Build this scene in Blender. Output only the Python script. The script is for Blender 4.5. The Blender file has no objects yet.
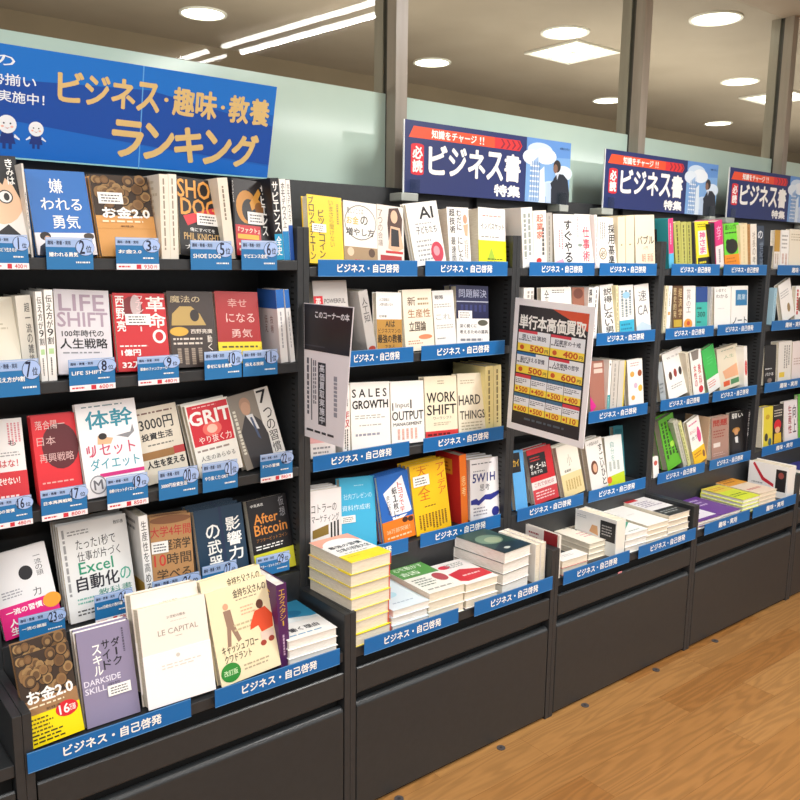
import bpy, math, random
from mathutils import Vector, Matrix
random.seed(7)
S = bpy.context.scene; COL = S.collection
PI = math.pi
# ------------------------------------------------------------------ camera
F, YAW, PIT, ROL = 826.5, .67554, .16851, .01309
CAM = Vector((0, -1.92367, 1.53202))
fw = Vector((math.sin(YAW)*math.cos(PIT), math.cos(YAW)*math.cos(PIT), -math.sin(PIT)))
r0 = Vector((math.cos(YAW), -math.sin(YAW), 0)); u0 = r0.cross(fw)
rt = math.cos(ROL)*r0 + math.sin(ROL)*u0
up = -math.sin(ROL)*r0 + math.cos(ROL)*u0
cd = bpy.data.cameras.new('camera'); cam = bpy.data.objects.new('camera', cd); COL.objects.link(cam)
cd.sensor_fit = 'HORIZONTAL'; cd.sensor_width = 36; cd.lens = 36*F/800; cd.clip_start = .05
cam.matrix_world = Matrix(((rt.x, up.x, -fw.x, CAM.x), (rt.y, up.y, -fw.y, CAM.y), (rt.z, up.z, -fw.z, CAM.z), (0, 0, 0, 1)))
S.camera = cam
# ------------------------------------------------------------------ world, lights, exposure
w = bpy.data.worlds.new('world'); S.world = w; w.use_nodes = True
w.node_tree.nodes['Background'].inputs[0].default_value = (1, .985, .97, 1)
w.node_tree.nodes['Background'].inputs[1].default_value = .5
S.view_settings.view_transform = 'Standard'; S.view_settings.look = 'None'
S.view_settings.exposure = .03; S.view_settings.gamma = 1
S.view_settings.use_curve_mapping = False
def area(loc, sx, sy, power, rot=(0, 0, 0), c=(1, .985, .96)):
    l = bpy.data.lights.new('ceiling_or_fill_light', 'AREA'); l.shape = 'RECTANGLE'; l.size = sx; l.size_y = sy
    l.energy = power; l.color = c
    o = bpy.data.objects.new('ceiling_or_fill_light', l); COL.objects.link(o); o.location = loc; o.rotation_euler = rot
for x, e in ((-1.2, 52), (.5, 30)): area((x, -1.75, 2.71), .12, 2.4, e)
area((2.457+.06, -1.34+.011, 2.70), .022, 1.28, 50, (0, 0, -.128))
for x in (-1, 2, 5, 8): area((x, -4.0, 2.71), 2.4, .12, 62)
for x in (1.5, 4.5, 7.5): area((x, 1.2, 1.75), 2.4, .5, 36, (PI, 0, 0), (1, .94, .89))     # shop beyond the glass: unseen upward fill lights added to brighten its ceiling
# ------------------------------------------------------------------ pixel -> point on a real plane
def ray(x, y): return fw*F + rt*(x-400) - up*(y-400)
def at_y(x, y, Y): v = ray(x, y); return CAM + v*((Y-CAM.y)/v.y)
def at_z(x, y, Z): v = ray(x, y); return CAM + v*((Z-CAM.z)/v.z)
def at_x(x, y, X): v = ray(x, y); return CAM + v*((X-CAM.x)/v.x)
def at_pl(x, y, O, N): v = ray(x, y); return CAM + v*((O-CAM).dot(N)/v.dot(N))
def proj(P):
    d = P-CAM; z = d.dot(fw); return 400+F*d.dot(rt)/z, 400-F*d.dot(up)/z
def solve(f, target, a, b):
    for _ in range(40):
        m = (a+b)/2
        if f(m) < target: a = m
        else: b = m
    return (a+b)/2
# ------------------------------------------------------------------ materials
C = dict(w='f7f5f0', k='17161a', cr='f1e8d2', g='8b8b88', lg='cfccc6', r='c8202a', b='2a6fc0', y='fbe21d', nv='1c2a5e',
         dk='2b2a2e', or_='f08a24', pk='e0287a', gn='5fb534', br='8a6238', kr='c9a06a', tl='3f9ba6', pg='e9dfc8', gd='d9a93c', sk='e8bf9c')
def lin(h):
    h = C.get(h, h); v = [int(h[i:i+2], 16)/255 for i in (0, 2, 4)]
    return [c/12.92 if c <= .04045 else ((c+.055)/1.055)**2.4 for c in v] + [1]
_m = {}
def mat(c, rough=.42, name=None, spec=.5, metal=0):
    key = (C.get(c, c), rough, spec, metal)
    if key in _m: return _m[key]
    m = bpy.data.materials.new(name or 'print_'+C.get(c, c)); m.use_nodes = True
    n = m.node_tree; p = n.nodes['Principled BSDF']; p.inputs['Base Color'].default_value = lin(c)
    p.inputs['Roughness'].default_value = rough; p.inputs['Specular IOR Level'].default_value = spec; p.inputs['Metallic'].default_value = metal
    tx = n.nodes.new('ShaderNodeTexNoise'); tx.inputs['Scale'].default_value = 90
    mr = n.nodes.new('ShaderNodeMapRange'); mr.inputs['To Min'].default_value = rough-.06; mr.inputs['To Max'].default_value = rough+.06
    n.links.new(tx.outputs['Fac'], mr.inputs['Value']); n.links.new(mr.outputs[0], p.inputs['Roughness'])
    _m[key] = m; return m
def emit(c, s, name):
    m = bpy.data.materials.new(name); m.use_nodes = True; n = m.node_tree; n.nodes.clear()
    e = n.nodes.new('ShaderNodeEmission'); e.inputs[0].default_value = lin(c); e.inputs[1].default_value = s
    o = n.nodes.new('ShaderNodeOutputMaterial'); n.links.new(e.outputs[0], o.inputs[0]); return m
def noisy(name, c1, c2, scale, rough, bump=0, stretch=(1, 1, 1), spec=.5):
    m = bpy.data.materials.new(name); m.use_nodes = True; n = m.node_tree; p = n.nodes['Principled BSDF']
    tc = n.nodes.new('ShaderNodeTexCoord'); mp = n.nodes.new('ShaderNodeMapping'); mp.inputs['Scale'].default_value = stretch
    tx = n.nodes.new('ShaderNodeTexNoise'); tx.inputs['Scale'].default_value = scale; tx.inputs['Detail'].default_value = 6
    cr = n.nodes.new('ShaderNodeValToRGB'); cr.color_ramp.elements[0].color = lin(c1); cr.color_ramp.elements[1].color = lin(c2)
    cr.color_ramp.elements[0].position = .35; cr.color_ramp.elements[1].position = .65
    n.links.new(tc.outputs['Object'], mp.inputs[0]); n.links.new(mp.outputs[0], tx.inputs['Vector'])
    n.links.new(tx.outputs['Fac'], cr.inputs[0]); n.links.new(cr.outputs[0], p.inputs['Base Color'])
    p.inputs['Roughness'].default_value = rough; p.inputs['Specular IOR Level'].default_value = spec
    if bump:
        b = n.nodes.new('ShaderNodeBump'); b.inputs['Strength'].default_value = bump; b.inputs['Distance'].default_value = .002
        n.links.new(tx.outputs['Fac'], b.inputs['Height']); n.links.new(b.outputs[0], p.inputs['Normal'])
    return m
M_STEEL = noisy('painted_steel', '2a2d2f', '2d3032', 60, .32, .02)
M_STEEL_IN = noisy('painted_steel_inside', '2b2d2f', '2f3133', 60, .42, .02)
M_SLOT = mat('0c0c0c', .8, 'slot_black')
M_PAGE = noisy('page_edges', 'efe6d2', 'ddd2ba', 40, .85, .1, (1, 1, 22))
M_PAGEW = noisy('white_page_edges', 'f6f3ec', 'e2ddd2', 40, .85, .1, (1, 1, 22))
M_POST = noisy('brushed_post', '8f8577', '9c9284', 30, .35, .02, (1, 1, .1))
M_POSTD = noisy('post_gasket', '3a352f', '443f38', 30, .5)
M_CEIL = noisy('ceiling_board', '988876', '9f8f7d', 3, .8)
M_WALLD = noisy('wall_covering', '8d7a64', '94816a', 3, .8)
def floor_mat():
    m = bpy.data.materials.new('oak_laminate'); m.use_nodes = True; n = m.node_tree; p = n.nodes['Principled BSDF']; L = n.links.new
    tc = n.nodes.new('ShaderNodeTexCoord')
    br = n.nodes.new('ShaderNodeTexBrick'); br.inputs['Scale'].default_value = 1; br.inputs['Brick Width'].default_value = .93; br.inputs['Row Height'].default_value = .125
    br.inputs['Mortar Size'].default_value = .0006; br.inputs['Mortar Smooth'].default_value = .4; br.inputs['Bias'].default_value = 0; br.offset = .37
    br.inputs['Color1'].default_value = lin('966634'); br.inputs['Color2'].default_value = lin('a97c48'); br.inputs['Mortar'].default_value = lin('79491f')
    L(tc.outputs['Object'], br.inputs['Vector'])
    # grain: noise bands stretched along the plank, shifted per plank by the brick colour
    mp = n.nodes.new('ShaderNodeMapping'); mp.inputs['Scale'].default_value = (1.1, 11, 1)
    ad = n.nodes.new('ShaderNodeVectorMath'); ad.operation = 'ADD'
    sc = n.nodes.new('ShaderNodeVectorMath'); sc.operation = 'SCALE'; sc.inputs['Scale'].default_value = 14
    L(br.outputs['Color'], sc.inputs[0]); L(tc.outputs['Object'], mp.inputs[0]); L(mp.outputs[0], ad.inputs[0]); L(sc.outputs[0], ad.inputs[1])
    nz = n.nodes.new('ShaderNodeTexNoise'); nz.inputs['Scale'].default_value = 1.3; nz.inputs['Detail'].default_value = 2; L(ad.outputs[0], nz.inputs['Vector'])
    ml = n.nodes.new('ShaderNodeMath'); ml.operation = 'MULTIPLY'; ml.inputs[1].default_value = 60; L(nz.outputs['Fac'], ml.inputs[0])
    sn = n.nodes.new('ShaderNodeMath'); sn.operation = 'SINE'; L(ml.outputs[0], sn.inputs[0])
    mr = n.nodes.new('ShaderNodeMapRange'); mr.inputs['From Min'].default_value = -1; mr.inputs['To Min'].default_value = .84; mr.inputs['To Max'].default_value = 1.05
    L(sn.outputs[0], mr.inputs['Value'])
    mp2 = n.nodes.new('ShaderNodeMapping'); mp2.inputs['Scale'].default_value = (4, 160, 1); L(tc.outputs['Object'], mp2.inputs[0])
    n2 = n.nodes.new('ShaderNodeTexNoise'); n2.inputs['Scale'].default_value = 1; n2.inputs['Detail'].default_value = 3; L(mp2.outputs[0], n2.inputs['Vector'])
    m2 = n.nodes.new('ShaderNodeMapRange'); m2.inputs['To Min'].default_value = .9; m2.inputs['To Max'].default_value = 1.08; L(n2.outputs['Fac'], m2.inputs['Value'])
    mm = n.nodes.new('ShaderNodeMath'); mm.operation = 'MULTIPLY'; L(mr.outputs[0], mm.inputs[0]); L(m2.outputs[0], mm.inputs[1])
    vs = n.nodes.new('ShaderNodeVectorMath'); vs.operation = 'SCALE'; L(br.outputs['Color'], vs.inputs[0]); L(mm.outputs[0], vs.inputs['Scale'])
    L(vs.outputs[0], p.inputs['Base Color']); p.inputs['Roughness'].default_value = .42; p.inputs['Specular IOR Level'].default_value = .35
    return m
def glass_mat(name, tint, gl):
    m = bpy.data.materials.new(name); m.use_nodes = True; n = m.node_tree; n.nodes.clear()
    t = n.nodes.new('ShaderNodeBsdfTransparent'); t.inputs[0].default_value = lin(tint)
    g = n.nodes.new('ShaderNodeBsdfGlossy'); g.inputs['Roughness'].default_value = .02
    fr = n.nodes.new('ShaderNodeFresnel'); fr.inputs[0].default_value = gl
    mx = n.nodes.new('ShaderNodeMixShader'); o = n.nodes.new('ShaderNodeOutputMaterial')
    ge = n.nodes.new('ShaderNodeNewGeometry'); su = n.nodes.new('ShaderNodeMath'); su.operation = 'SUBTRACT'; su.inputs[0].default_value = 1; n.links.new(ge.outputs['Backfacing'], su.inputs[1])
    mu = n.nodes.new('ShaderNodeMath'); mu.operation = 'MULTIPLY'; n.links.new(fr.outputs[0], mu.inputs[0]); n.links.new(su.outputs[0], mu.inputs[1])   # only the outer faces mirror
    n.links.new(mu.outputs[0], mx.inputs[0]); n.links.new(t.outputs[0], mx.inputs[1]); n.links.new(g.outputs[0], mx.inputs[2]); n.links.new(mx.outputs[0], o.inputs[0])
    return m
# ------------------------------------------------------------------ mesh builder
class MB:
    def __init__(s): s.v = []; s.f = []; s.m = []; s.mats = []
    def mi(s, m):
        if isinstance(m, str): m = mat(m)
        if m not in s.mats: s.mats.append(m)
        return s.mats.index(m)
    def poly(s, pts, m):
        i = len(s.v); s.v += [tuple(p) for p in pts]; s.f.append(tuple(range(i, i+len(pts)))); s.m.append(s.mi(m))
    def raw(s, vs, fs, m):
        i = len(s.v); k = s.mi(m); s.v += vs; s.f += [tuple(a+i for a in f) for f in fs]; s.m += [k]*len(fs)
    def box(s, a, b, m, bev=0):
        x0, y0, z0 = a; x1, y1, z1 = b
        vs = [(x0, y0, z0), (x1, y0, z0), (x1, y1, z0), (x0, y1, z0), (x0, y0, z1), (x1, y0, z1), (x1, y1, z1), (x0, y1, z1)]
        s.raw(vs, [(0, 3, 2, 1), (4, 5, 6, 7), (0, 1, 5, 4), (1, 2, 6, 5), (2, 3, 7, 6), (3, 0, 4, 7)], m)
    def prism(s, prof, x0, x1, m):      # profile in (y,z), extruded along x
        n = len(prof); vs = [(x0, y, z) for y, z in prof]+[(x1, y, z) for y, z in prof]
        s.raw(vs, [tuple(range(n))]+[tuple(range(2*n-1, n-1, -1))]+[((i+1) % n, i, n+i, n+(i+1) % n) for i in range(n)], m)
    def cyl(s, c, r, h, m, n=24, ry=None):
        ry = ry or r; x, y, z = c
        vs = [(x+r*math.cos(2*PI*i/n), y+ry*math.sin(2*PI*i/n), z+k*h) for k in (0, 1) for i in range(n)]
        s.raw(vs, [tuple(range(n-1, -1, -1)), tuple(range(n, 2*n))]+[(i, (i+1) % n, n+(i+1) % n, n+i) for i in range(n)], m)
    def mesh(s, name):
        me = bpy.data.meshes.new(name); me.from_pydata(s.v, [], s.f)
        for m in s.mats: me.materials.append(m)
        me.polygons.foreach_set('material_index', s.m); me.update(); return me
    def build(s, name, parent=None, bevel=0):
        o = bpy.data.objects.new(name, s.mesh(name)); COL.objects.link(o)
        if parent: o.parent = parent
        if bevel:
            b = o.modifiers.new('bevel', 'BEVEL'); b.width = bevel; b.segments = 2; b.limit_method = 'ANGLE'
        return o
LABELS = []
def tag(o, label, cat, group=None):
    o['label'] = label; o['category'] = cat; LABELS.append(label)
    if group: o['group'] = group
    return o
def thing(name, label, cat, loc=(0, 0, 0), group=None, M=None):
    o = bpy.data.objects.new(name, None); COL.objects.link(o); o.empty_display_size = .05
    if M is not None: o.matrix_world = M
    else: o.location = loc
    return tag(o, label, cat, group)
def struct(name, mb):
    o = mb.build(name); o['kind'] = 'structure'; return o
# ------------------------------------------------------------------ printing on surfaces
_g = {}
def glyphs(s):
    if s in _g: return _g[s]
    c = bpy.data.curves.new('t', 'FONT'); c.body = s; c.size = 1; c.resolution_u = 2
    o = bpy.data.objects.new('t', c); COL.objects.link(o); bpy.context.view_layer.update()
    me = bpy.data.meshes.new_from_object(o.evaluated_get(bpy.context.evaluated_depsgraph_get()))
    vs = [(v.co.x, v.co.y) for v in me.vertices]; fs = [tuple(p.vertices) for p in me.polygons]
    bpy.data.objects.remove(o); bpy.data.curves.remove(c); bpy.data.meshes.remove(me)
    if not vs: vs = [(0, 0), (1, 1)]; fs = []
    x0 = min(v[0] for v in vs); x1 = max(v[0] for v in vs); y0 = min(v[1] for v in vs); y1 = max(v[1] for v in vs)
    if s in 'ー一・': y0, y1 = y0-.35, y1+.35
    if s in '1Il・': x0, x1 = x0-.2, x1+.2
    vs = [((x-x0)/(x1-x0), (y-y0)/(y1-y0)) for x, y in vs]
    _g[s] = (vs, fs); return _g[s]
class Frame:
    """a printed face: O = its top-left corner, R and U unit vectors, size W x H"""
    def __init__(s, O, R, U, W, H, mb, lift=.00025):
        s.O, s.R, s.U, s.W, s.H, s.mb = Vector(O), Vector(R), Vector(U), W, H, mb; s.N = s.R.cross(s.U); s.k = lift; s.st = .00005
    def P(s, u, v): return s.O+s.R*(u*s.W)-s.U*(v*s.H)+s.N*s.k
    def up(s): s.k += s.st
    def fit(s, st, a, b, c, d, col, bold):
        vs, fs = glyphs(st)
        e = bold*min(abs(c-a)*s.W/max(1, len(st)), (d-b)*s.H) if bold else 0
        offs = [(0, 0)]
        if e: offs = [(e, 0), (-e, 0), (0, e), (0, -e), (.7*e, .7*e), (-.7*e, .7*e), (.7*e, -.7*e), (-.7*e, -.7*e)]
        for i, (ox, oy) in enumerate(offs):
            pts = []
            for x, y in vs:
                q = s.P(a+(c-a)*x, d+(b-d)*y)+s.R*ox+s.U*oy+s.N*(i*1e-5); pts.append(tuple(q))
            s.mb.raw(pts, fs, col)
    def draw(s, items):
        for it in items:
            t = it[0]; s.k += 1.2e-5 if t == 'f' else s.st
            if t == 'f': it = ('e',)+tuple(it[1:]); t = 'e'
            if t == 'r':
                _, a, b, c, d, col = it; s.mb.poly([s.P(a, d), s.P(c, d), s.P(c, b), s.P(a, b)], col)
            elif t == 'p':
                s.mb.poly([s.P(*q) for q in it[2]], it[1])
            elif t == 'e':
                _, u, v, ru, rv, col = it
                s.mb.poly([s.P(u+ru*math.cos(2*PI*i/20), v-rv*math.sin(2*PI*i/20)) for i in range(20)], col)
            elif t == 'T':
                _, a, b, c, d, st, col = it[:7]; s.fit(st, a, b, c, d, col, it[7] if len(it) > 7 else .035)
            elif t == 'V':
                _, a, b, c, d, st, col = it[:7]; n = len(st); h = (d-b)/n; bo = it[7] if len(it) > 7 else .035
                for i, ch in enumerate(st):
                    if ch == ' ': continue
                    if ch in 'ー': s.fit('丨', a+(c-a)*.4, b+h*(i+.1), a+(c-a)*.6, b+h*(i+.9), col, bo); continue
                    s.fit(ch, a, b+h*(i+.06), c, b+h*(i+.94), col, bo)
            elif t == 'l':      # unreadably small lines of text
                _, a, b, c, d, n, col = it; h = (d-b)/n; rr = random.Random(int(a*1e3+b*7e3+n))
                for i in range(n):
                    x = a; e = c-(c-a)*rr.random()*.25
                    while x < e:
                        l = (.03+.07*rr.random())*(c-a)*2; x2 = min(e, x+l); v = b+h*i+h*.25
                        s.mb.poly([s.P(x, v+h*.42), s.P(x2, v+h*.42), s.P(x2, v), s.P(x, v)], col); x = x2+.02*(c-a)*2
            elif t == 'L':      # the same set vertically
                _, a, b, c, d, n, col = it; h = (c-a)/n; rr = random.Random(int(a*1e3+b*7e3+n))
                for i in range(n):
                    y = b; e = d-(d-b)*rr.random()*.2
                    while y < e:
                        l = (.02+.04*rr.random())*(d-b)*2; y2 = min(e, y+l); x = a+h*i+h*.2
                        s.mb.poly([s.P(x, y2), s.P(x+h*.55, y2), s.P(x+h*.55, y), s.P(x, y)], col); y = y2+.012*(d-b)*2
# ------------------------------------------------------------------ one book
def book_meshes(kind, w, h, d, o):
    """local frame: x right, y into the shelf, z up. F = front cover shows, S = spine shows, E = page edges show, P = lies flat"""
    col = o.get('col', 'w'); t = .0012; ins = .003
    c = MB(); pg = MB(); pm = M_PAGEW if o.get('pw') else M_PAGE; sc = o.get('spc', col); bc = o.get('bc', col)
    if kind == 'F':
        c.box((0, 0, 0), (w, t, h), col); c.box((0, d-t, 0), (w, d, h), bc)
        if o.get('sp', 'R') == 'R': c.box((w-t, t, 0), (w, d-t, h), sc); pb = ((ins, t, ins), (w-t, d-t, h-ins))
        else: c.box((0, t, 0), (t, d-t, h), sc); pb = ((t, t, ins), (w-ins, d-t, h-ins))
        fr = Frame((0, 0, h), (1, 0, 0), (0, 0, 1), w, h, c)
        sd = Frame((0, d, h), (0, -1, 0), (0, 0, 1), d, h, c)
    elif kind in 'SE':
        c.box((0, 0, 0), (t, d, h), o.get('sidecol', col)); c.box((w-t, 0, 0), (w, d, h), o.get('sidecol', col))
        if kind == 'S': c.box((t, 0, 0), (w-t, t, h), col); pb = ((t, t, ins), (w-t, d-ins, h-ins))
        else: c.box((t, d-t, 0), (w-t, d, h), col); pb = ((t, ins, ins), (w-t, d-t, h-ins))
        fr = Frame((0, 0, h), (1, 0, 0), (0, 0, 1), w, h, c)
        sd = Frame((0, d, h), (0, -1, 0), (0, 0, 1), d, h, c)
    else:
        c.box((0, 0, 0), (w, d, t), bc); c.box((0, 0, h-t), (w, d, h), col); sp = o.get('sp', 'B')
        q = dict(B=((0, d-t, t), (w, d, h-t)), L=((0, 0, t), (t, d, h-t)), R=((w-t, 0, t), (w, d, h-t)), F=((0, 0, t), (w, t, h-t)))[sp]
        c.box(q[0], q[1], sc)
        pb = ((t if sp == 'L' else ins, t if sp == 'F' else ins, t), (w-(t if sp == 'R' else ins), d-(t if sp == 'B' else ins), h-t))
        fr = Frame((0, d, h), (1, 0, 0), (0, 1, 0), w, d, c)
        sd = Frame((0, d, h), (0, -1, 0), (0, 0, 1), d, h, c)
    fr.draw(o.get('art', ())); sd.draw(o.get('side', ()))
    pg.box(pb[0], pb[1], pm)
    out = [('cover', c.mesh('cover')), ('page_block', pg.mesh('page_block'))]
    if 'band' in o:
        b = MB(); v, bcol, bart = o['band'][:3]; g = .0006
        if kind == 'P': b.box((-g, 0, h-t), (w+g, d*(1-v), h+g*1.6), bcol); f2 = Frame((0, d, h), (1, 0, 0), (0, 1, 0), w, d, b, lift=.0012)
        else: b.box((-g if kind == 'F' else -g, -g*2.6, 0), (w+g, d*.98, h*(1-v)) if kind != 'F' else (w+g, t, h*(1-v)), bcol); f2 = Frame((0, 0, h), (1, 0, 0), (0, 0, 1), w, h, b, lift=.0019)
        f2.draw(bart); out.append(('paper_band', b.mesh('paper_band')))
    if 'st' in o:
        b = MB(); a0, b0, a1, b1 = o['st']; f2 = Frame((0, 0, h), (1, 0, 0), (0, 0, 1), w, h, b, lift=.0)
        if kind == 'P': f2 = Frame((0, d, h), (1, 0, 0), (0, 1, 0), w, d, b, lift=.0)
        n = f2.N; k = .0026
        c4 = [f2.P(a0, b1), f2.P(a1, b1), f2.P(a1, b0), f2.P(a0, b0)]
        vs = [tuple(q+n*k) for q in c4]+[tuple(q+n*(k-.0006)) for q in c4]
        b.raw(vs, [(0, 1, 2, 3), (7, 6, 5, 4), (0, 4, 5, 1), (1, 5, 6, 2), (2, 6, 7, 3), (3, 7, 4, 0)], 'w')
        f2.k = k+.0002; f2.draw([('l', a0+(a1-a0)*.12, b0+(b1-b0)*.15, a1-(a1-a0)*.1, b1-(b1-b0)*.1, 3, '55555a')])
        out.append(('price_sticker', b.mesh('price_sticker')))
    return out
def spawn(parts, M, label, group):
    r = thing('book', label, 'book', M=M, group=group)
    for n, me in parts:
        p = bpy.data.objects.new(n, me); COL.objects.link(p); p.parent = r
    return r
def mtx(R, Y, U, O):
    return Matrix(((R.x, Y.x, U.x, O.x), (R.y, Y.y, U.y, O.y), (R.z, Y.z, U.z, O.z), (0, 0, 0, 1)))
COPY = {2: ['rear copy behind'], 3: ['middle copy behind', 'rearmost copy behind'], 4: ['second copy behind', 'third copy behind', 'rearmost copy behind']}
def book(loc, group, zs, kind, desc, bl, tl, trx, **o):
    """stands on the board at height zs; bl = photo column of its lower-left corner, tl = its top-left corner, trx = column of its top-right corner"""
    L = math.radians(o.get('L', 11 if kind == 'F' else 0)); d = o.get('t', .02 if kind == 'F' else .125); y0 = o.get('y0', .02 if kind == 'F' else .014)
    O = Vector((0, y0, zs+(d*math.sin(L)))); Uv = Vector((0, math.sin(L), math.cos(L))); Rv = Vector((1, 0, 0)); N = Vector((0, -math.cos(L), math.sin(L)))
    P2 = at_pl(tl[0], tl[1], O, N)
    if bl is None: P0 = Vector((P2.x, O.y, O.z))
    else: X = solve(lambda X: proj(Vector((X, O.y, O.z)))[0], bl, -3, 9); P0 = Vector((X, O.y, O.z))
    v = P2-P0; h = v.length; rl = math.atan2(-v.x, v.dot(Uv))
    if abs(rl) < .012: rl = 0
    lo = o.get('lo'); shift = 0
    if lo is not None and P0.x < lo: shift = lo-P0.x
    R = math.cos(rl)*Rv+math.sin(rl)*Uv; U = -math.sin(rl)*Rv+math.cos(rl)*Uv
    w = solve(lambda q: proj(P2+R*q)[0], trx, .002, .5)
    if shift: P0.x += shift; w = max(w-shift, .004)
    hi = o.get('hi')
    if hi is not None and P0.x+w*math.cos(rl) > hi: w = max(.004, (hi-P0.x)/math.cos(rl))
    if rl < 0: P0 = P0+Vector((0, 0, w*math.sin(-rl)*math.cos(L))); h -= w*math.sin(-rl)
    P0 = P0+Vector((0, 0, .0004))
    parts = book_meshes(kind, w, h, d, o); Y = -N; n = o.get('n', 1)
    for i in range(n):
        Q = P0+Vector((-o.get('dx', 0)*i, i*(d+.0008)/math.cos(L), o.get('dz', 0)*i))      # every copy stands on the board
        lab = f'{desc}, {loc}' if i == 0 else f'{COPY[n][i-1]} {desc}, {loc}'
        spawn(parts, mtx(R, Y, U, Q), lab, group)
    return P0.x+w*math.cos(rl)
def stack(loc_, desc, FL, FRx, _, n, zb, o=None, y0=-.215, BL=None, topz=None, dmax=None, jit=.004, tops=None):
    """a pile lying flat: FL = front-left corner of the topmost cover, FRx = column of its front-right corner, BL = its back-left corner"""
    loc = loc_; o = dict(o or {}); P = at_y(FL[0], FL[1], y0); zt = P.z; th = (zt-zb)/n
    w = solve(lambda q: proj(P+Vector((q, 0, 0)))[0], FRx, .01, .6)
    B = at_z(BL[0], BL[1], zt); ang = math.atan2(-(B.x-P.x), B.y-P.y); d = min((B-P).length, dmax or 9)
    ang = max(-.3, min(.3, ang)) if 'ang' not in o else o['ang']
    ang = max(-.03, ang); P.y = max(P.y, YB+.0075-min(0, math.sin(ang)*w))
    R = Vector((math.cos(ang), math.sin(ang), 0)); Y = Vector((-math.sin(ang), math.cos(ang), 0)); U = Vector((0, 0, 1))
    parts = book_meshes('P', w, th-.0003, d, o)
    rr = random.Random(int(FL[0]))
    for i in range(n):
        j = Vector((rr.uniform(-jit, jit)*.8, rr.uniform(0, jit), 0)) if i < n-1 else Vector((0, 0, 0))
        Q = Vector((P.x, P.y, zb+i*th))+j
        if n == 1: lab = f'{desc}, {loc}'
        elif i == n-1: lab = f'{desc}, topmost of pile, {loc}'
        elif i == 0: lab = f'bottom book of {o.get("pile", desc)} pile, {loc}'
        else: lab = f'book {["", "second", "third", "fourth", "fifth", "sixth"][i]} from bottom of {o.get("pile", desc)} pile, {loc}'
        spawn(parts, mtx(R, Y, U, Q), lab, 'books piled on the front ledges')

# ------------------------------------------------------------------ room
X0, BW = 1.20251, .825                       # first visible upright, width of one bookcase
YB = -.22457                                 # front of the cabinets
Z = {'1a': 1.49942, '1': 1.48258, '2a': 1.22448, '2': 1.22647, '3a': .93201, '3': .93581, '4': .62669}   # lower edges of the shelf fronts
LIP = .026; ZL = .492; ZTOP = 1.757; ZUP = 1.614; DEP = .235; YG = .333
CEIL = 2.75; YW = 2.79; FILM = 2.067
b = MB(); b.box((-3, -6, -.05), (12, YW, 0), floor_mat()); struct('floor', b)
b = MB(); b.box((-3, -6, CEIL), (12, YW, CEIL+.05), M_CEIL); struct('ceiling', b)
b = MB(); b.box((-3, YW, 0), (12, YW+.1, CEIL), M_WALLD); struct('wall_back', b)
FILMM = noisy('frosted_film', 'bcd3c6', 'c3dacd', 2, .12, spec=.5)
b = MB(); b.box((-3, YG, 0), (12, YG+.008, FILM), FILMM); struct('wall_partition', b)
GL = glass_mat('clear_glass', 'f2f6f2', 1.5)
POSTX = [.47, 1.727]+[at_y(x, y, .275).x for x, y in ((643, 60), (791, 60))]+[5.45]
POSTX[0] = POSTX[1]-(POSTX[2]-POSTX[1])
for i, x in enumerate(POSTX):
    b = MB(); b.box((x, .275, .0), (x+.048, .322, CEIL), M_POST); b.box((x+.004, .322, 0), (x+.044, .345, CEIL), M_POSTD); b.box((x, .345, 0), (x+.048, .392, CEIL), M_POST)
    o = b.build('trim_%d' % (i+1)); o['kind'] = 'structure'
    if i < len(POSTX)-1:
        b = MB(); b.box((x+.0445, YG-.001, FILM+.001), (POSTX[i+1]+.0035, YG+.005, CEIL-.001), GL); struct('window_%d' % (i+1), b)
# lamps behind the glass and above the aisle
M_LAMP = emit('fff6e6', 7, 'lamp_glow'); M_TUBE = emit('fffdf6', 34, 'tube_glow'); M_TRIM = mat('e9e2d6', .5)
DL = [((203, 13), .11), ((432, 62), .11), ((608, 100), .11), ((718, 123), .11), ((565, 32), .12), ((740, 81), .115), ((716, 18), .12)]
DN = ['downlight in the ceiling above the long blue banner', 'downlight left of square ceiling lamp, right of the first post', 'downlight seen just left of the second post, low', 'small farthest downlight, lowest in the right pane', 'downlight touching the square ceiling lamp near second post', 'downlight beside the half hidden square lamp on the right', 'large downlight highest in the right pane']
for ((x, y), r), nm in zip(DL, DN):
    p = at_z(x, y, CEIL)
    t = thing('downlight', 'round warm white '+nm, 'ceiling light', (p.x, p.y, CEIL), 'round downlights')
    m = MB(); n = 32
    ring = [(r*k*math.cos(2*PI*i/n), r*k*math.sin(2*PI*i/n), z) for k, z in ((1.1, -.001), (1.08, -.008), (.97, -.008), (.95, -.001)) for i in range(n)]
    m.raw(ring, [(j*n+i, j*n+(i+1) % n, (j+1)*n+(i+1) % n, (j+1)*n+i) for j in range(3) for i in range(n)], M_TRIM); m.build('rim', t)
    m = MB(); m.cyl((0, 0, -.006), r*.955, .0055, M_LAMP, 32); m.build('diffuser', t)
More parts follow.
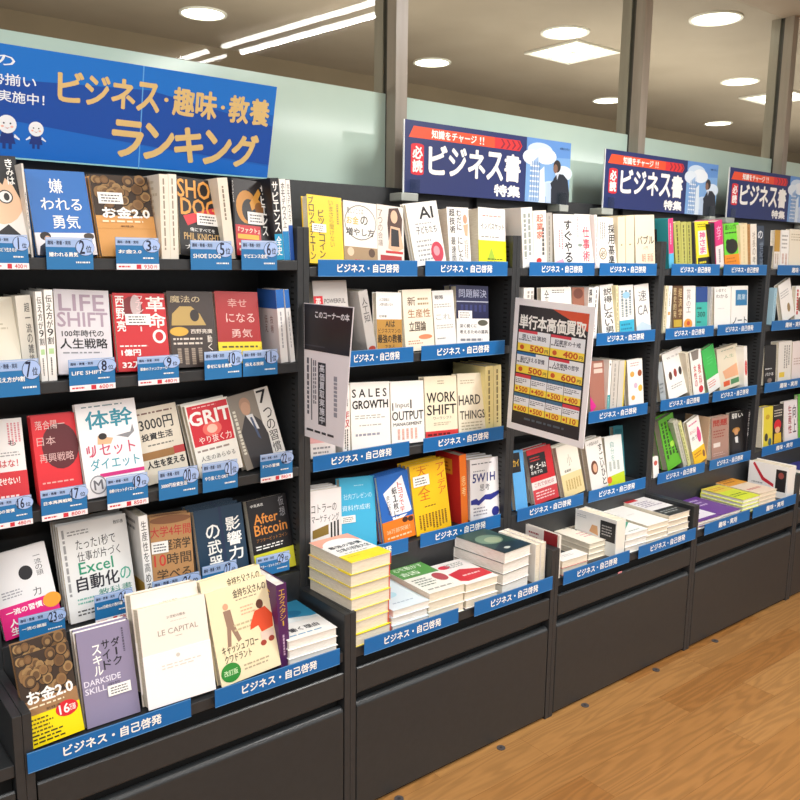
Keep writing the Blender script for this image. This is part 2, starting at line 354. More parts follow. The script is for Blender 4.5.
for (x, y), nm in (((567, 50), 'left of the second post'), ((775, 96), 'cut by the third post')):
    p = at_z(x, y, CEIL); t = thing('square_ceiling_lamp', 'square louvred ceiling lamp '+nm, 'ceiling light', (p.x+.05, p.y, CEIL), 'square ceiling lamps')
    m = MB(); a = .2
    for q in (((-a, -a, -.012), (a, -a+.02, -.001)), ((-a, a-.02, -.012), (a, a, -.001)), ((-a, -a+.02, -.012), (-a+.02, a-.02, -.001)), ((a-.02, -a+.02, -.012), (a, a-.02, -.001)), ((-.006, -a+.02, -.012), (.006, a-.02, -.004)), ((-a+.02, -.006, -.011), (a-.02, .006, -.004))): m.box(q[0], q[1], M_TRIM)
    m.build('louvre_frame', t)
    for sx in (-1, 1):
        for sy in (-1, 1):
            m = MB(); m.box((min(sx*.012, sx*.17), min(sy*.012, sy*.17), -.006), (max(sx*.012, sx*.17), max(sy*.012, sy*.17), -.002), M_LAMP); m.build('diffuser', t)
def tubes(x0, y0, x1, y1, label, em=M_TUBE):
    t = thing('fluorescent_fixture', label, 'ceiling light', ((x0+x1)/2, (y0+y1)/2, CEIL), 'twin tube fixtures above the aisle')
    L = math.hypot(x1-x0, y1-y0); t.rotation_euler = (0, 0, math.atan2(y1-y0, x1-x0))
    m = MB(); m.box((-L/2, -.06, -.03), (L/2, .06, -.001), M_TRIM); m.build('housing', t)
    for s in (-1, 1):
        m = MB(); n = 12; r = .014
        vs = [(e*L*.49, s*.06+r*math.cos(2*PI*i/n), -.03+r*math.sin(2*PI*i/n)) for e in (-1, 1) for i in range(n)]
        m.raw(vs, [tuple(range(n)), tuple(range(2*n-1, n-1, -1))]+[((i+1) % n, i, n+i, n+(i+1) % n) for i in range(n)], em); m.build('tube', t)
tubes(2.54, -.70, 2.375, -1.98, 'twin tube fluorescent fixture mirrored in the glass above the banner, near one')
tubes(2.36, -2.12, 2.24, -3.2, 'twin tube fluorescent fixture mirrored in the glass above the banner, far one')
# caps in the floor
for i in range(5):
    x = 1.35+i*.4185
    if i == 4: x = 3.02
    p = at_z(*[(399, 799), (501, 748), (585, 705.5), (656, 670), (715, 641)][i], 0)
    m = MB(); m.cyl((0, 0, 0), .014, .002, mat('4c4748', .5), 20); m.cyl((0, 0, .002), .005, .0006, mat('2e2a2a', .5), 10)
    o = m.build('floor_cap'); o.location = p
    tag(o, 'small dark round cap in the wooden floor, %s' % ['nearest to the camera, below second bookcase', 'below middle of second bookcase drawer', 'below left end of middle bookcase drawer', 'below right half of middle bookcase', 'farthest right, below fourth bookcase'][i], 'floor cap', 'floor caps')
# ------------------------------------------------------------------ bookcases
BAY = ['leftmost', 'second', 'middle', 'fourth', 'rightmost']
def xk(k): return X0+(k-1)*BW
# the cabinet posts in the photo sit slightly closer together than the uprights above them
for k in (-1, 0, 1, 2, 3, 4):
    xa, xb = xk(k), xk(k+1); a = '1a' if k < 1 else '1'; zz = [Z[a], Z['2a' if k < 1 else '2'], Z['3a' if k < 1 else '3'], Z['4']]
    t = thing('bookcase', f'dark grey steel bookcase with drawer base, {BAY[k]} of the row' if k > 0 else ['dark grey steel bookcase with ranking cards under the blue ranking banner', 'dark grey steel bookcase almost wholly cut off by the left photo edge'][-k], 'bookcase', (xa, 0, 0), 'steel bookcases along the wall')
    w = xb-xa-.0006; T = .0185
    for sx in (0, 1):
        m = MB(); x1 = 0 if sx == 0 else w-T
        m.prism([(YB, .0), (YB, .60), (0, .60), (0, ZUP), (DEP, ZUP), (DEP, 0)], x1, x1+T, M_STEEL_IN)
        sx_ = x1-.0004 if sx else x1+T+.0004; z = .66
        while z < ZUP-.03:
            if not any(abs(z-q-.012) < .02 for q in zz):
                pts = [(sx_, .018, z), (sx_, .034, z), (sx_, .034, z+.005), (sx_, .018, z+.005)]
                m.poly(pts if sx == 0 else pts[::-1], M_SLOT)
            z += .0155
        m.build('side_panel', t, .0012)
    m = MB(); m.box((T, DEP-.018, .45), (w-T, DEP-.002, ZTOP), M_STEEL_IN); m.box((0, DEP+.0003, ZUP-.05), (w, DEP+.012, ZTOP), M_STEEL_IN); m.build('back_panel', t)
    for j, z in enumerate(zz[:3]):
        m = MB(); m.prism([(0, z), (0, z+LIP), (DEP-.019, z+LIP), (DEP-.019, z+LIP-.004), (.012, z+LIP-.004), (.012, z)], T+.0003, w-T-.0003, M_STEEL_IN); m.build('shelf_board', t, .0015)
    m = MB(); m.box((T+.0003, .0, ZL+.0005), (w-T-.0003, DEP-.019, Z['4']+LIP), M_STEEL_IN); m.build('raised_step', t, .0015)
    m = MB(); m.box((T+.0003, YB+.006, ZL-.028), (w-T-.0003, DEP-.019, ZL), M_STEEL_IN); m.build('ledge_board', t, .0015)
    m = MB(); m.box((T+.002, YB+.032, .03), (w-T-.002, DEP-.02, ZL-.03), M_SLOT); m.build('cabinet_body', t)
    m = MB(); y = YB
    m.prism([(y, .432), (y+.004, .436), (y+.009, .436), (y+.009, .360), (y+.003, .360), (y, .364)], T+.003, w-T-.003, M_STEEL); m.build('drawer_rail', t, .0015)
    m = MB(); m.prism([(y, .322), (y+.006, .332), (y+.014, .334), (y+.022, .334), (y+.022, .012), (y, .012)], T+.003, w-T-.003, M_STEEL); m.build('drawer_front', t, .003)
    m = MB(); m.box((T, YB+.012, 0), (w-T, YB+.03, .03), M_SLOT); m.build('plinth', t)
# ------------------------------------------------------------------ blue category strips on the shelf fronts
def strip(k, lvl, xl, xr, yb_l, txt='ビジネス・自己啓発', side='left', ledge=False, tx=(.18, .8), h=.046, rz=0):
    y = YB-.004 if ledge else -.004
    p = at_y(xl, yb_l, y); q = solve(lambda X: proj(Vector((X, y, p.z)))[0], xr, 0, 7)
    zb = {'1': Z['1'], '2': Z['2'], '3': Z['3'], '4': Z['4']}[lvl] if not ledge else .4677
    w = q-p.x; m = MB(); m.box((0, -.0012, 0), (w, 0, h), '0a66ab')
    f = Frame((0, -.0012, h), (1, 0, 0), (0, 0, 1), w, h, m); f.draw([('r', .0, 0, 1, .04, '5c93c8'), ('r', 0, .96, 1, 1, '5c93c8'), ('T', tx[0], .25, tx[1], .76, txt, 'w', .03)])
    wh = f'front ledge of {BAY[k]} bookcase' if ledge else f'{["top","second","third","fourth"][int(lvl)-1]} shelf of {BAY[k]} bookcase'
    o = m.build('category_strip'); o.location = (p.x, y, zb+.0005); o.rotation_euler = (0, 0, rz)
    tag(o, f'blue strip reading {txt}, {side} one on {wh}' if side else f'blue strip reading {txt} on {wh}', 'shelf label', 'blue category strips')
for k, l, xl, xr, y, s in [(1, '1', 318, 417, 277, 'left'), (1, '1', 425, 507, 276, 'right'), (1, '2', 340, 413, 368, 'left'), (1, '2', 421, 504, 364, 'right'),
        (1, '3', 313, 409, 470, 'left'), (1, '3', 423, 503, 452, 'right'), (1, '4', 318, 408, 566, 'left'), (1, '4', 420, 500, 547, 'right'),
        (2, '1', 529, 594, 276, 'left'), (2, '1', 599, 656, 276, 'right'), (2, '2', 536, 588, 350, 'left'), (2, '2', 596, 654.5, 345, 'right'), (2, '3', 588, 647, 423, 'right'),
        (2, '4', 517, 583, 520, 'left'), (2, '4', 588, 645, 502, 'right'), (3, '1', 671, 719, 276, 'left'), (3, '1', 723, 766, 276, 'right'),
        (3, '2', 665, 713, 340, 'left'), (3, '2', 717, 761, 334, 'right'), (3, '3', 660, 708, 411, 'left'), (3, '3', 712, 756, 404, 'right'), (3, '4', 657, 704, 485, 'left'), (3, '4', 709, 750, 470, 'right')]:
    strip(k, l, xl, xr, y, side=s)
for l, xl, xr, y in (('1', 777, 822, 275), ('2', 771, 815, 331), ('3', 764, 812, 393), ('4', 761, 806, 460)): strip(4, l, xl, xr, y, '趣味・実用', '', tx=(.3, .66))
for k, xl, xr, y, s, tt in ((0, 28, 191, 773, 'left', 0), (0, 215, 339.5, 705, 'right', 0), (1, 364, 458, 654, 'left', 0), (1, 474, 552, 616, 'right', 0), (2, 563, 629, 583, 'left', 0), (2, 638, 695, 558, 'right', 0), (3, 704, 749, 534, 'left', 1), (3, 752, 795, 520, 'right', 1)):
    strip(k, '4', xl, xr, y, '趣味・実用' if tt else 'ビジネス・自己啓発', s, True, tx=(.3, .7) if tt else (.2, .8))
# ------------------------------------------------------------------ ranking cards on the leftmost bookcase
CARDS = [('1', '1a', -14, 234, 27, 269, '君たちはどう生きるか', '400'), ('2', '1a', 45, 237, 92, 269, '嫌われる勇気', 0), ('3', '1a', 115, 237, 158, 269, 'お金2.0', '930'), ('5', '1a', 190, 240, 231, 269, 'SHOE DOG', 0), ('6', '1a', 241, 240, 276.5, 269, 'サピエンス全史', 0),
    ('7', '2a', -8, 361, 38, 396, '伝え方が9割', 0), ('8', '2a', 68, 360, 114, 391, 'LIFE SHIFT', '600'), ('9', '2a', 137, 357, 178, 385, '革命のファンファーレ', '480'), ('10', '2a', 204, 352, 241, 380, '幸せになる勇気', 0), ('11', '2a', 242.5, 351, 277, 376, '伝える技術', 0),
    ('16', '3a', -12, 501, 31, 530, '一流の習慣', '480'), ('17', '3a', 40, 491, 86, 520, '日本再興戦略', '800'), ('19', '3a', 106, 478, 147, 507, '体幹リセットダイエット', '850'), ('20', '3a', 158, 471, 197, 500, '3000円投資生活', 0), ('21', '3a', 202, 464, 237, 492, 'やり抜く力 GRIT', 0), ('22', '3a', 260, 455, 292, 481, '7つの習慣', '880'),
    ('23', '4', 18, 618, 64, 642, '一流の頭脳', 0), ('24', '4', 94, 596, 132, 626, 'Excel自動化の教科書', '890'), ('26', '4', 152, 582, 199, 606, '経済学が学べる', 0), ('27', '4', 202, 567, 236, 596, '影響力の武器', 0), ('29', '4', 256, 558, 289, 578, 'アフター・ビットコイン', 0)]
for num, lv, xa, ya, xb, yb, ttl, pr in CARDS:
    y = -.006; A = at_y(xa, ya, y); B = at_y(xa, yb, y)
    X = solve(lambda q: proj(Vector((q, y, A.z)))[0], xb, -1, 3); w = X-A.x; zb = Z[lv]+.001 if lv != '4' else B.z; h = A.z-zb
    m = MB(); m.box((0, -.0014, 0), (w, 0, h), '2272ad'); f = Frame((0, -.0014, h), (1, 0, 0), (0, 0, 1), w, h, m)
    q = .82 if pr else 1
    it = [('r', 0, 0, 1, .3*q, '9fb9e2'), ('r', .02, .02, .98, .05, 'c3cfe6'), ('e', .83, .3*q, .21, .34*q*.8, '2a3350'), ('e', .835, .3*q, .2, .32*q*.8, 'a9c2ee'),
          ('T', .71 if len(num) == 1 else .66, .08, .82, .5*q, num, '1b2340', .05), ('T', .85, .24, .97, .46*q, '位', '1b2340', .02),
          ('T', .04, .1, .52, .23*q, '趣味・教養・実用', '2a3350', .02), ('T', .06, .46*q, .06+min(.66, .085*len(ttl)+.1), .6*q, ttl, 'w', .03), ('l', .62, .72*q, .95, .84*q, 1, 'w')]
    if pr: it += [('r', 0, .82, 1, 1, 'f4eef0'), ('l', .05, .85, .4, .97, 1, 'd03040'), ('r', .46, .84, .57, .98, 'd03040'), ('T', .64, .85, .84, .97, pr, 'd03040', .03), ('T', .87, .87, .94, .96, '円', 'd03040', .02)]
    f.draw(it); o = m.build('rank_card'); o.location = (A.x, y, zb)
    tag(o, f'blue rank card reading {num}位 and {ttl}, on leftmost bookcase', 'rank card', 'blue ranking cards')
# ------------------------------------------------------------------ banner and signs above
yb0 = .165; A = at_y(0, 158, yb0); Bq = at_y(267, 179, yb0); Tq = at_y(277, 87, yb0-.06); Zb = (A.z+Bq.z)/2; Zt = Tq.z
xl = Bq.x-.92; lean = math.atan2(.06, Zt-Zb); H = math.hypot(.06, Zt-Zb); W = Bq.x-xl
t = thing('ranking_banner', 'long blue banner with gold lettering reading ビジネス・趣味・教養ランキング, leaning forward above leftmost bookcase', 'banner', (xl, yb0, Zb)); t.rotation_euler = (lean, 0, 0)
m = MB(); m.box((0, 0, 0), (W, .006, H), '0a60bc'); f = Frame((0, 0, H), (1, 0, 0), (0, 0, 1), W, H, m)
def U(px, py):
    p = at_pl(px, py, Vector((xl, yb0, Zb)), Vector((0, -math.cos(lean), -math.sin(lean)))); return (p.x-xl)/W, 1-((p.z-Zb)/math.cos(lean))/H
f.draw([('r', 0, 0, 1, .3, '0870cc'), ('p', '064aa6', [(.25, .30), (.62, .22), (1, .42), (1, .84), (.7, .78), (.25, .66)]), ('p', '0868c6', [(0, .66), (.3, .66), (.72, .8), (1, .86), (1, 1), (0, 1)]),
        ('r', .0, .985, 1, 1, '9ad0d0')])
m.build('printed_board', t)
m = MB(); m.box((0, -.0006, 0), (.003, -.0001, H), '5aa0e0'); o = m.build('panel_seam', t); o.location = (U(141, 110)[0]*W, 0, 0)
m = MB(); f = Frame((0, -.0004, H), (1, 0, 0), (0, 0, 1), W, H, m)
u0, v0 = U(57, 68); u1, v1 = U(271, 152)
def tx(a, b_, st, col, bo=.05): x, y = U(*a); x2, y2 = U(*b_); return ('T', x, y, x2, y2, st, col, bo)
L1 = 'ビジネス・趣味・教養'; ua, _ = U(57, 85); ub, _ = U(271, 120); va = U(57, 70)[1]; vb = U(57, 100)[1]
cw = (ub-ua)/9.1; cx = ua; GOLD = 'd9bb7c'
for ch in L1:
    g = cw*(.5 if ch == '・' else 1)
    f.draw([('T', cx+g*.05, va+(0 if ch != '・' else .06), cx+g*.95, vb-(0 if ch != '・' else .06), ch, GOLD, .038)]); cx += g
ua, _ = U(112, 122); ub, _ = U(258, 150); va = U(114, 120)[1]; vb = U(114, 155)[1]; cw = (ub-ua)/5
for i, ch in enumerate('ランキング'): f.draw([('T', ua+cw*(i+.04), va, ua+cw*(i+.96), vb, ch, GOLD, .045)])
m.build('gold_lettering', t)
m = MB(); f = Frame((0, -.0004, H), (1, 0, 0), (0, 0, 1), W, H, m)
for a, c, st in (((-40, 42), (15, 70), '夏の'), ((-48, 63), (36, 92), '本が勢揃い'), ((-48, 82), (44, 112), '大好評実施中！')):
    x, y = U(a[0], a[1]); x2, _ = U(c[0], c[1]); y = U(5, {'夏の': 54, '本が勢揃い': 73, '大好評実施中！': 90}[st])[1]
    f.draw([('T', max(.0, x), y, x2, y+.1, st, 'e8f0fa', .015)])
m.build('white_lettering', t)
for px, py, r in ((7, 127, 9.5), (36, 132, 7.5)):
    u, v = U(px, py-3); uu, vv = U(px+r, py-3); ru = uu-u; rv = ru*W/H
    m = MB(); f = Frame((0, -.0004, H), (1, 0, 0), (0, 0, 1), W, H, m)
    f.draw([('p', '16357f', [(u-ru*.9, v+rv*2.1), (u-ru*.55, v+rv*.8), (u+ru*.55, v+rv*.8), (u+ru*.9, v+rv*2.1)]), ('r', u-ru*.5, v+rv*2, u-ru*.15, v+rv*2.7, '16357f'), ('r', u+ru*.15, v+rv*2, u+ru*.5, v+rv*2.7, '16357f'),
            ('p', 'e8eef6', [(u-ru*.8, v+rv*1.0), (u-ru*1.35, v+rv*1.5), (u-ru*1.3, v+rv*1.65), (u-ru*.7, v+rv*1.35)]), ('p', 'e8eef6', [(u+ru*.8, v+rv*1.0), (u+ru*.7, v+rv*1.35), (u+ru*1.3, v+rv*1.65), (u+ru*1.35, v+rv*1.5)]),
            ('e', u, v, ru, rv, 'eef2f6'), ('e', u-ru*.35, v-rv*.1, ru*.1, rv*.1, '444450'), ('e', u+ru*.35, v-rv*.1, ru*.1, rv*.1, '444450'), ('e', u-ru*.5, v+rv*.25, ru*.16, rv*.12, 'f0b8a8'), ('e', u+ru*.5, v+rv*.25, ru*.16, rv*.12, 'f0b8a8'),
            ('p', 'c05040', [(u-ru*.3, v+rv*.3), (u, v+rv*.5), (u+ru*.3, v+rv*.3), (u, v+rv*.42)])])
    m.build('smiling_figure', t)
for k, (TL, BLp, trx, nm) in enumerate((((405, 118), (403, 192), 571, 'largest, right of the first post'), ((606, 150), (604, 208), 719.5, 'in front of the second post'), ((730, 172), (731, 221), 797, 'rightmost, above fourth bookcase'))):
    y = .165; A = at_y(*TL, y); B = at_y(*BLp, y); zt, zb = 1.963, 1.742
    W = .795 if k else solve(lambda q: proj(Vector((A.x+q, y, A.z)))[0], trx, .1, 2); H = zt-zb
    t = thing('feature_sign', 'navy sign reading 必読ビジネス書特集 with a blue photo panel, '+nm, 'sign', (A.x, y, zb), 'navy feature signs')
    m = MB(); m.box((0, 0, 0), (W, .004, H), '1e2c66'); m.box((-.004, -.0005, -.002), (-.0003, .0045, H), 'e8ecee'); f = Frame((0, 0, H), (1, 0, 0), (0, 0, 1), W, H, m)
    f.draw([('p', 'e8502a', [(.045, .075), (.5, .075), (.5, .235), (.02, .235)]), ('p', 'd82c30', [(.5, .075), (.655, .075), (.672, .155), (.655, .235), (.5, .235)])])
    for i in range(4): x = .535+i*.034; f.draw([('p', '8c1c30', [(x, .085), (x+.012, .085), (x+.03, .155), (x+.012, .225), (x, .225), (x+.018, .155)])])
    f.draw([('T', .14, .095, .39, .215, '知識をチャージ', 'w', .03), ('T', .41, .1, .435, .21, '!!', 'w', .04), ('r', .032, .34, .1, .72, 'd82434'), ('e', .066, .34, .034, .03, 'd82434'), ('e', .066, .72, .034, .03, 'd82434'),
            ('V', .042, .34, .092, .72, '必読', 'w', .04), ('T', .505, .78, .665, .95, '特集', 'w', .05)])
    cw = .45/4.85
    for i, ch in enumerate('ビジネス書'): f.draw([('T', .125+cw*(i+.03)*1.18, .31, .125+cw*(i+.9)*1.18, .71, ch, 'w', .04)])
    m.build('printed_board', t)
    m = MB(); m.box((.7*W, -.0009, 0), (W, -.0001, H), '7aa8dc'); f = Frame((.7*W, -.0009, H), (1, 0, 0), (0, 0, 1), .3*W, H, m)
    f.draw([('p', '5e90d2', [(0, 0), (1, 0), (1, .25), (0, .3)]), ('e', .3, .18, .28, .12, 'c8dcf0'), ('e', .42, .26, .25, .13, 'e6eef6'), ('e', .12, .3, .2, .12, 'dce8f4'), ('e', .85, .5, .2, .12, 'd4e4f4'), ('e', .6, .78, .3, .14, 'c4d8ee'),
            ('p', '9dbbe0', [(.06, 1), (.16, .35), (.26, .28), (.34, 1)]), ('p', 'dbe7f3', [(.3, 1), (.3, .5), (.4, .42), (.45, 1)]), ('p', 'b9cde6', [(.46, 1), (.46, .68), (.58, .68), (.58, 1)])])
    for i in range(7): f.draw([('r', .09, .42+i*.08, .3, .445+i*.08, 'f0f5fa')])
    for i in range(4): f.draw([('r', .12+i*.055, .36, .135+i*.055, .98, '5f86b8')])
    f.draw([('p', '1e2430', [(.58, 1), (.57, .78), (.62, .6), (.7, .52), (.84, .52), (.95, .6), (1, .82), (1, 1)]), ('e', .69, .4, .085, .1, '2b2422'), ('e', .655, .44, .05, .07, '8a6654'),
            ('p', '1e2430', [(.55, .68), (.62, .62), (.66, .7), (.6, .8)]), ('p', 'c8d0dc', [(.68, .52), (.74, .52), (.7, .62)]), ('T', .74, .09, .96, .125, '必読ビジネス', '24406e', .02)])
    m.build('photo_panel', t)
    for j, dx in enumerate((.02, W-.06)):
        c = thing('sign_bracket', f'small clear plastic bracket holding the {["largest", "middle", "rightmost"][k]} navy sign, {["left", "right"][j]} end', 'bracket', (A.x+dx, y, zb), 'clear brackets under the navy signs')
        m = MB(); P_ = mat('a9ada6', .2); m.box((-.04 if j == 0 else .0, -.012, -.028), (.03 if j == 0 else .05, .05, -.0025), P_); m.build('clip_base', c, .003)
        m = MB(); m.box((-.005, -.012, -.0025), (.035, -.0105, .04), glass_mat('clear_plastic', 'e4eaec', 1.45)); m.build('clip_tongue', c)
# ------------------------------------------------------------------ two flag posters at the uprights, seen from their side
X2 = X0+BW-.021
p = [at_x(*q, X2) for q in ((514.5, 296.5), (595, 303), (582.5, 444), (505, 427))]
t = thing('price_poster', 'white framed poster reading 単行本高価買取 with a price grid, sticking out before middle bookcase', 'poster', (X2, -.004, .976)); t.rotation_euler = (math.radians(2.6), 0, 0)
W, H = .328, .438
m = MB(); m.box((-.003, -W, 0), (0, 0, H), 'f6f3f6'); m.build('plastic_sleeve', t)
m = MB(); m.box((-.0036, -W+.02, .022), (-.003, -.02, H-.022), '2a2428'); f = Frame((-.0036, -.02, H-.022), (0, -1, 0), (0, 0, 1), W-.04, H-.044, m); f.st = 2e-5
f.draw([('p', 'd8502e', [(.5, 0), (1, 0), (1, .14), (.8, .08)])])
cw = .96/7
for i, ch in enumerate('単行本高価買取'): f.draw([('T', .02+cw*(i+.03), .075, .02+cw*(i+.97), .185, ch, 'w', .035)])
rr = random.Random(3)
def cell(a, b_, c, d, hd, pr, ttl, big):
    it = [('r', a, b_, c, d, 'eef0f6'), ('r', a, b_, a+(c-a)*(.6 if big else 1), b_+(d-b_)*(.13 if big else .18), hd), ('r', a, b_+(d-b_)*.63, c, d, 'fadc4a'),
          ('l', a+.01, b_+(d-b_)*.4, a+(c-a)*.5, b_+(d-b_)*.55, 1, '666670')]
    if big: it += [('T', a+(c-a)*.12, b_+(d-b_)*.2, a+(c-a)*.88, b_+(d-b_)*.42, ttl, '3a3c50', .02), ('e', a+(c-a)*.14, b_+(d-b_)*.82, .032, .02, 'd0561c'), ('T', a+(c-a)*.4, b_+(d-b_)*.68, a+(c-a)*.82, b_+(d-b_)*.95, pr, 'c8501c', .06), ('T', a+(c-a)*.86, b_+(d-b_)*.78, a+(c-a)*.96, b_+(d-b_)*.94, '円', '5a3a28', .03)]
    else: it += [('l', a+.01, b_+(d-b_)*.24, c-.01, b_+(d-b_)*.42, 2, '5a6070'), ('e', a+(c-a)*.14, b_+(d-b_)*.82, .018, .012, 'd0561c'), ('T', a+(c-a)*.28, b_+(d-b_)*.68, a+(c-a)*.84, b_+(d-b_)*.95, pr, 'c8501c', .06)]
    f.draw(it)
for j, (va, vb) in enumerate(((.2, .375), (.385, .56))):
    for i in range(2): cell(.02+i*.485, va, .495+i*.485, vb, ('d8394a', '2f6fae')[(j == 1 and i == 0)], ('500', '400', '500', '600')[j*2+i], ('思い出演説', '起業家の十戒', '脳が冴える習慣', '人生戦略の哲学')[j*2+i], True)
for j, (va, vb) in enumerate(((.57, .725), (.735, .89))):
    for i in range(4): cell(.02+i*.2425, va, .255+i*.2425, vb, 'd8394a' if (i, j) in ((0, 0), (3, 1)) else '3a6a90', ['500', '400', '500', '400', '600', '500', '100', '110'][j*4+i], '', False)
f.draw([('l', .2, .92, .8, .96, 1, '55606a')])
m.build('printed_sheet', t)
X1 = X0+.0125
t = thing('hanging_leaflet', 'white leaflet sheet with a black header hanging before left end of second bookcase', 'poster', (X1-.0125, -.004, 1.045))
W, H = .232, .368
m = MB(); m.prism([(0, 0), (-W+.045, .0), (-W, H), (0, H)], -.002, 0, 'ece6ea'); m.build('sheet', t)
m = MB(); m.prism([(-.003, H*.66), (-W+.018, H*.66), (-W+.002, H-.002), (-.003, H-.002)], -.003, -.0021, '1c1b22'); f = Frame((-.003, 0, H), (0, -1, 0), (0, 0, 1), W, H, m)
f.draw([('T', .25, .05, .93, .1, 'このコーナーの本', 'e8e8ee', .03), ('r', .02, .3, .45, .31, '3a3a44')]); m.build('black_header', t)
m = MB(); f = Frame((-.0022, 0, H), (0, -1, 0), (0, 0, 1), W, H, m)
f.draw([('r', .3, .42, .46, .88, '2a2a33'), ('V', .33, .43, .43, .87, '高価買取実施中', 'd8d8e0', .03), ('L', .05, .4, .12, .85, 1, '50505c'), ('r', .15, .4, .17, .86, '50505c'), ('L', .19, .41, .27, .8, 2, '6a6a76'), ('L', .6, .5, .72, .85, 1, '9a9aa6'), ('l', .05, .92, .78, .96, 1, '26262e')]); m.build('printing', t)
#BOOKS

ROWS = {}
def row(bay, lvl, surf, items):
    loc = f'{lvl} shelf of {BAY[bay]} bookcase' if lvl != 'front ledge' else f'front ledge of {BAY[bay]} bookcase'
    lo = xk(bay)+.0195; hi = xk(bay+1)-.0195
    for it in items:
        kind, desc, bl, tl, trx = it[:5]; o = dict(it[5]) if len(it) > 5 else {}
        if 'lo' not in o: o['lo'] = lo
        if 'hi' not in o: o['hi'] = hi
        lo = .0006+book('on '+loc if len(desc.split()) < 8 else loc, f'books on the {loc}', surf, kind, desc, bl, tl, trx, **o)
def T(a, b, c, d, s, col='k', bo=.035): return ('T', a, b, c, d, s, col, bo)
def V(a, b, c, d, s, col='k', bo=.03): return ('V', a, b, c, d, s, col, bo)
random.seed(5)
def coins(v0, v1, n=40):
    a = [('r', 0, v0, 1, v1, '3a2c22')]; rr = random.Random(4)
    for i in range(n):
        u = rr.uniform(.08, .92); v = rr.uniform(v0+.05, v1-.05); r = rr.uniform(.07, .11); c = rr.choice(['8a6840', '6e5030', '9c7c50', '58402a'])
        a += [('f', u, v, r, r*.68, '241a14'), ('f', u-.006, v-.005, r*.92, r*.62, c), ('f', u, v, r*.6, r*.4, rr.choice(['7d5c3a', '64492e', '8f7048']))]
    return a
S1, S2, S3, S4 = Z['1a']+LIP, Z['2a']+LIP, Z['3a']+LIP, Z['4']+LIP
U1, U2, U3 = Z['1']+LIP, Z['2']+LIP, Z['3']+LIP
MAN = [('e', .5, .22, .16, .1, 'caa07c')]
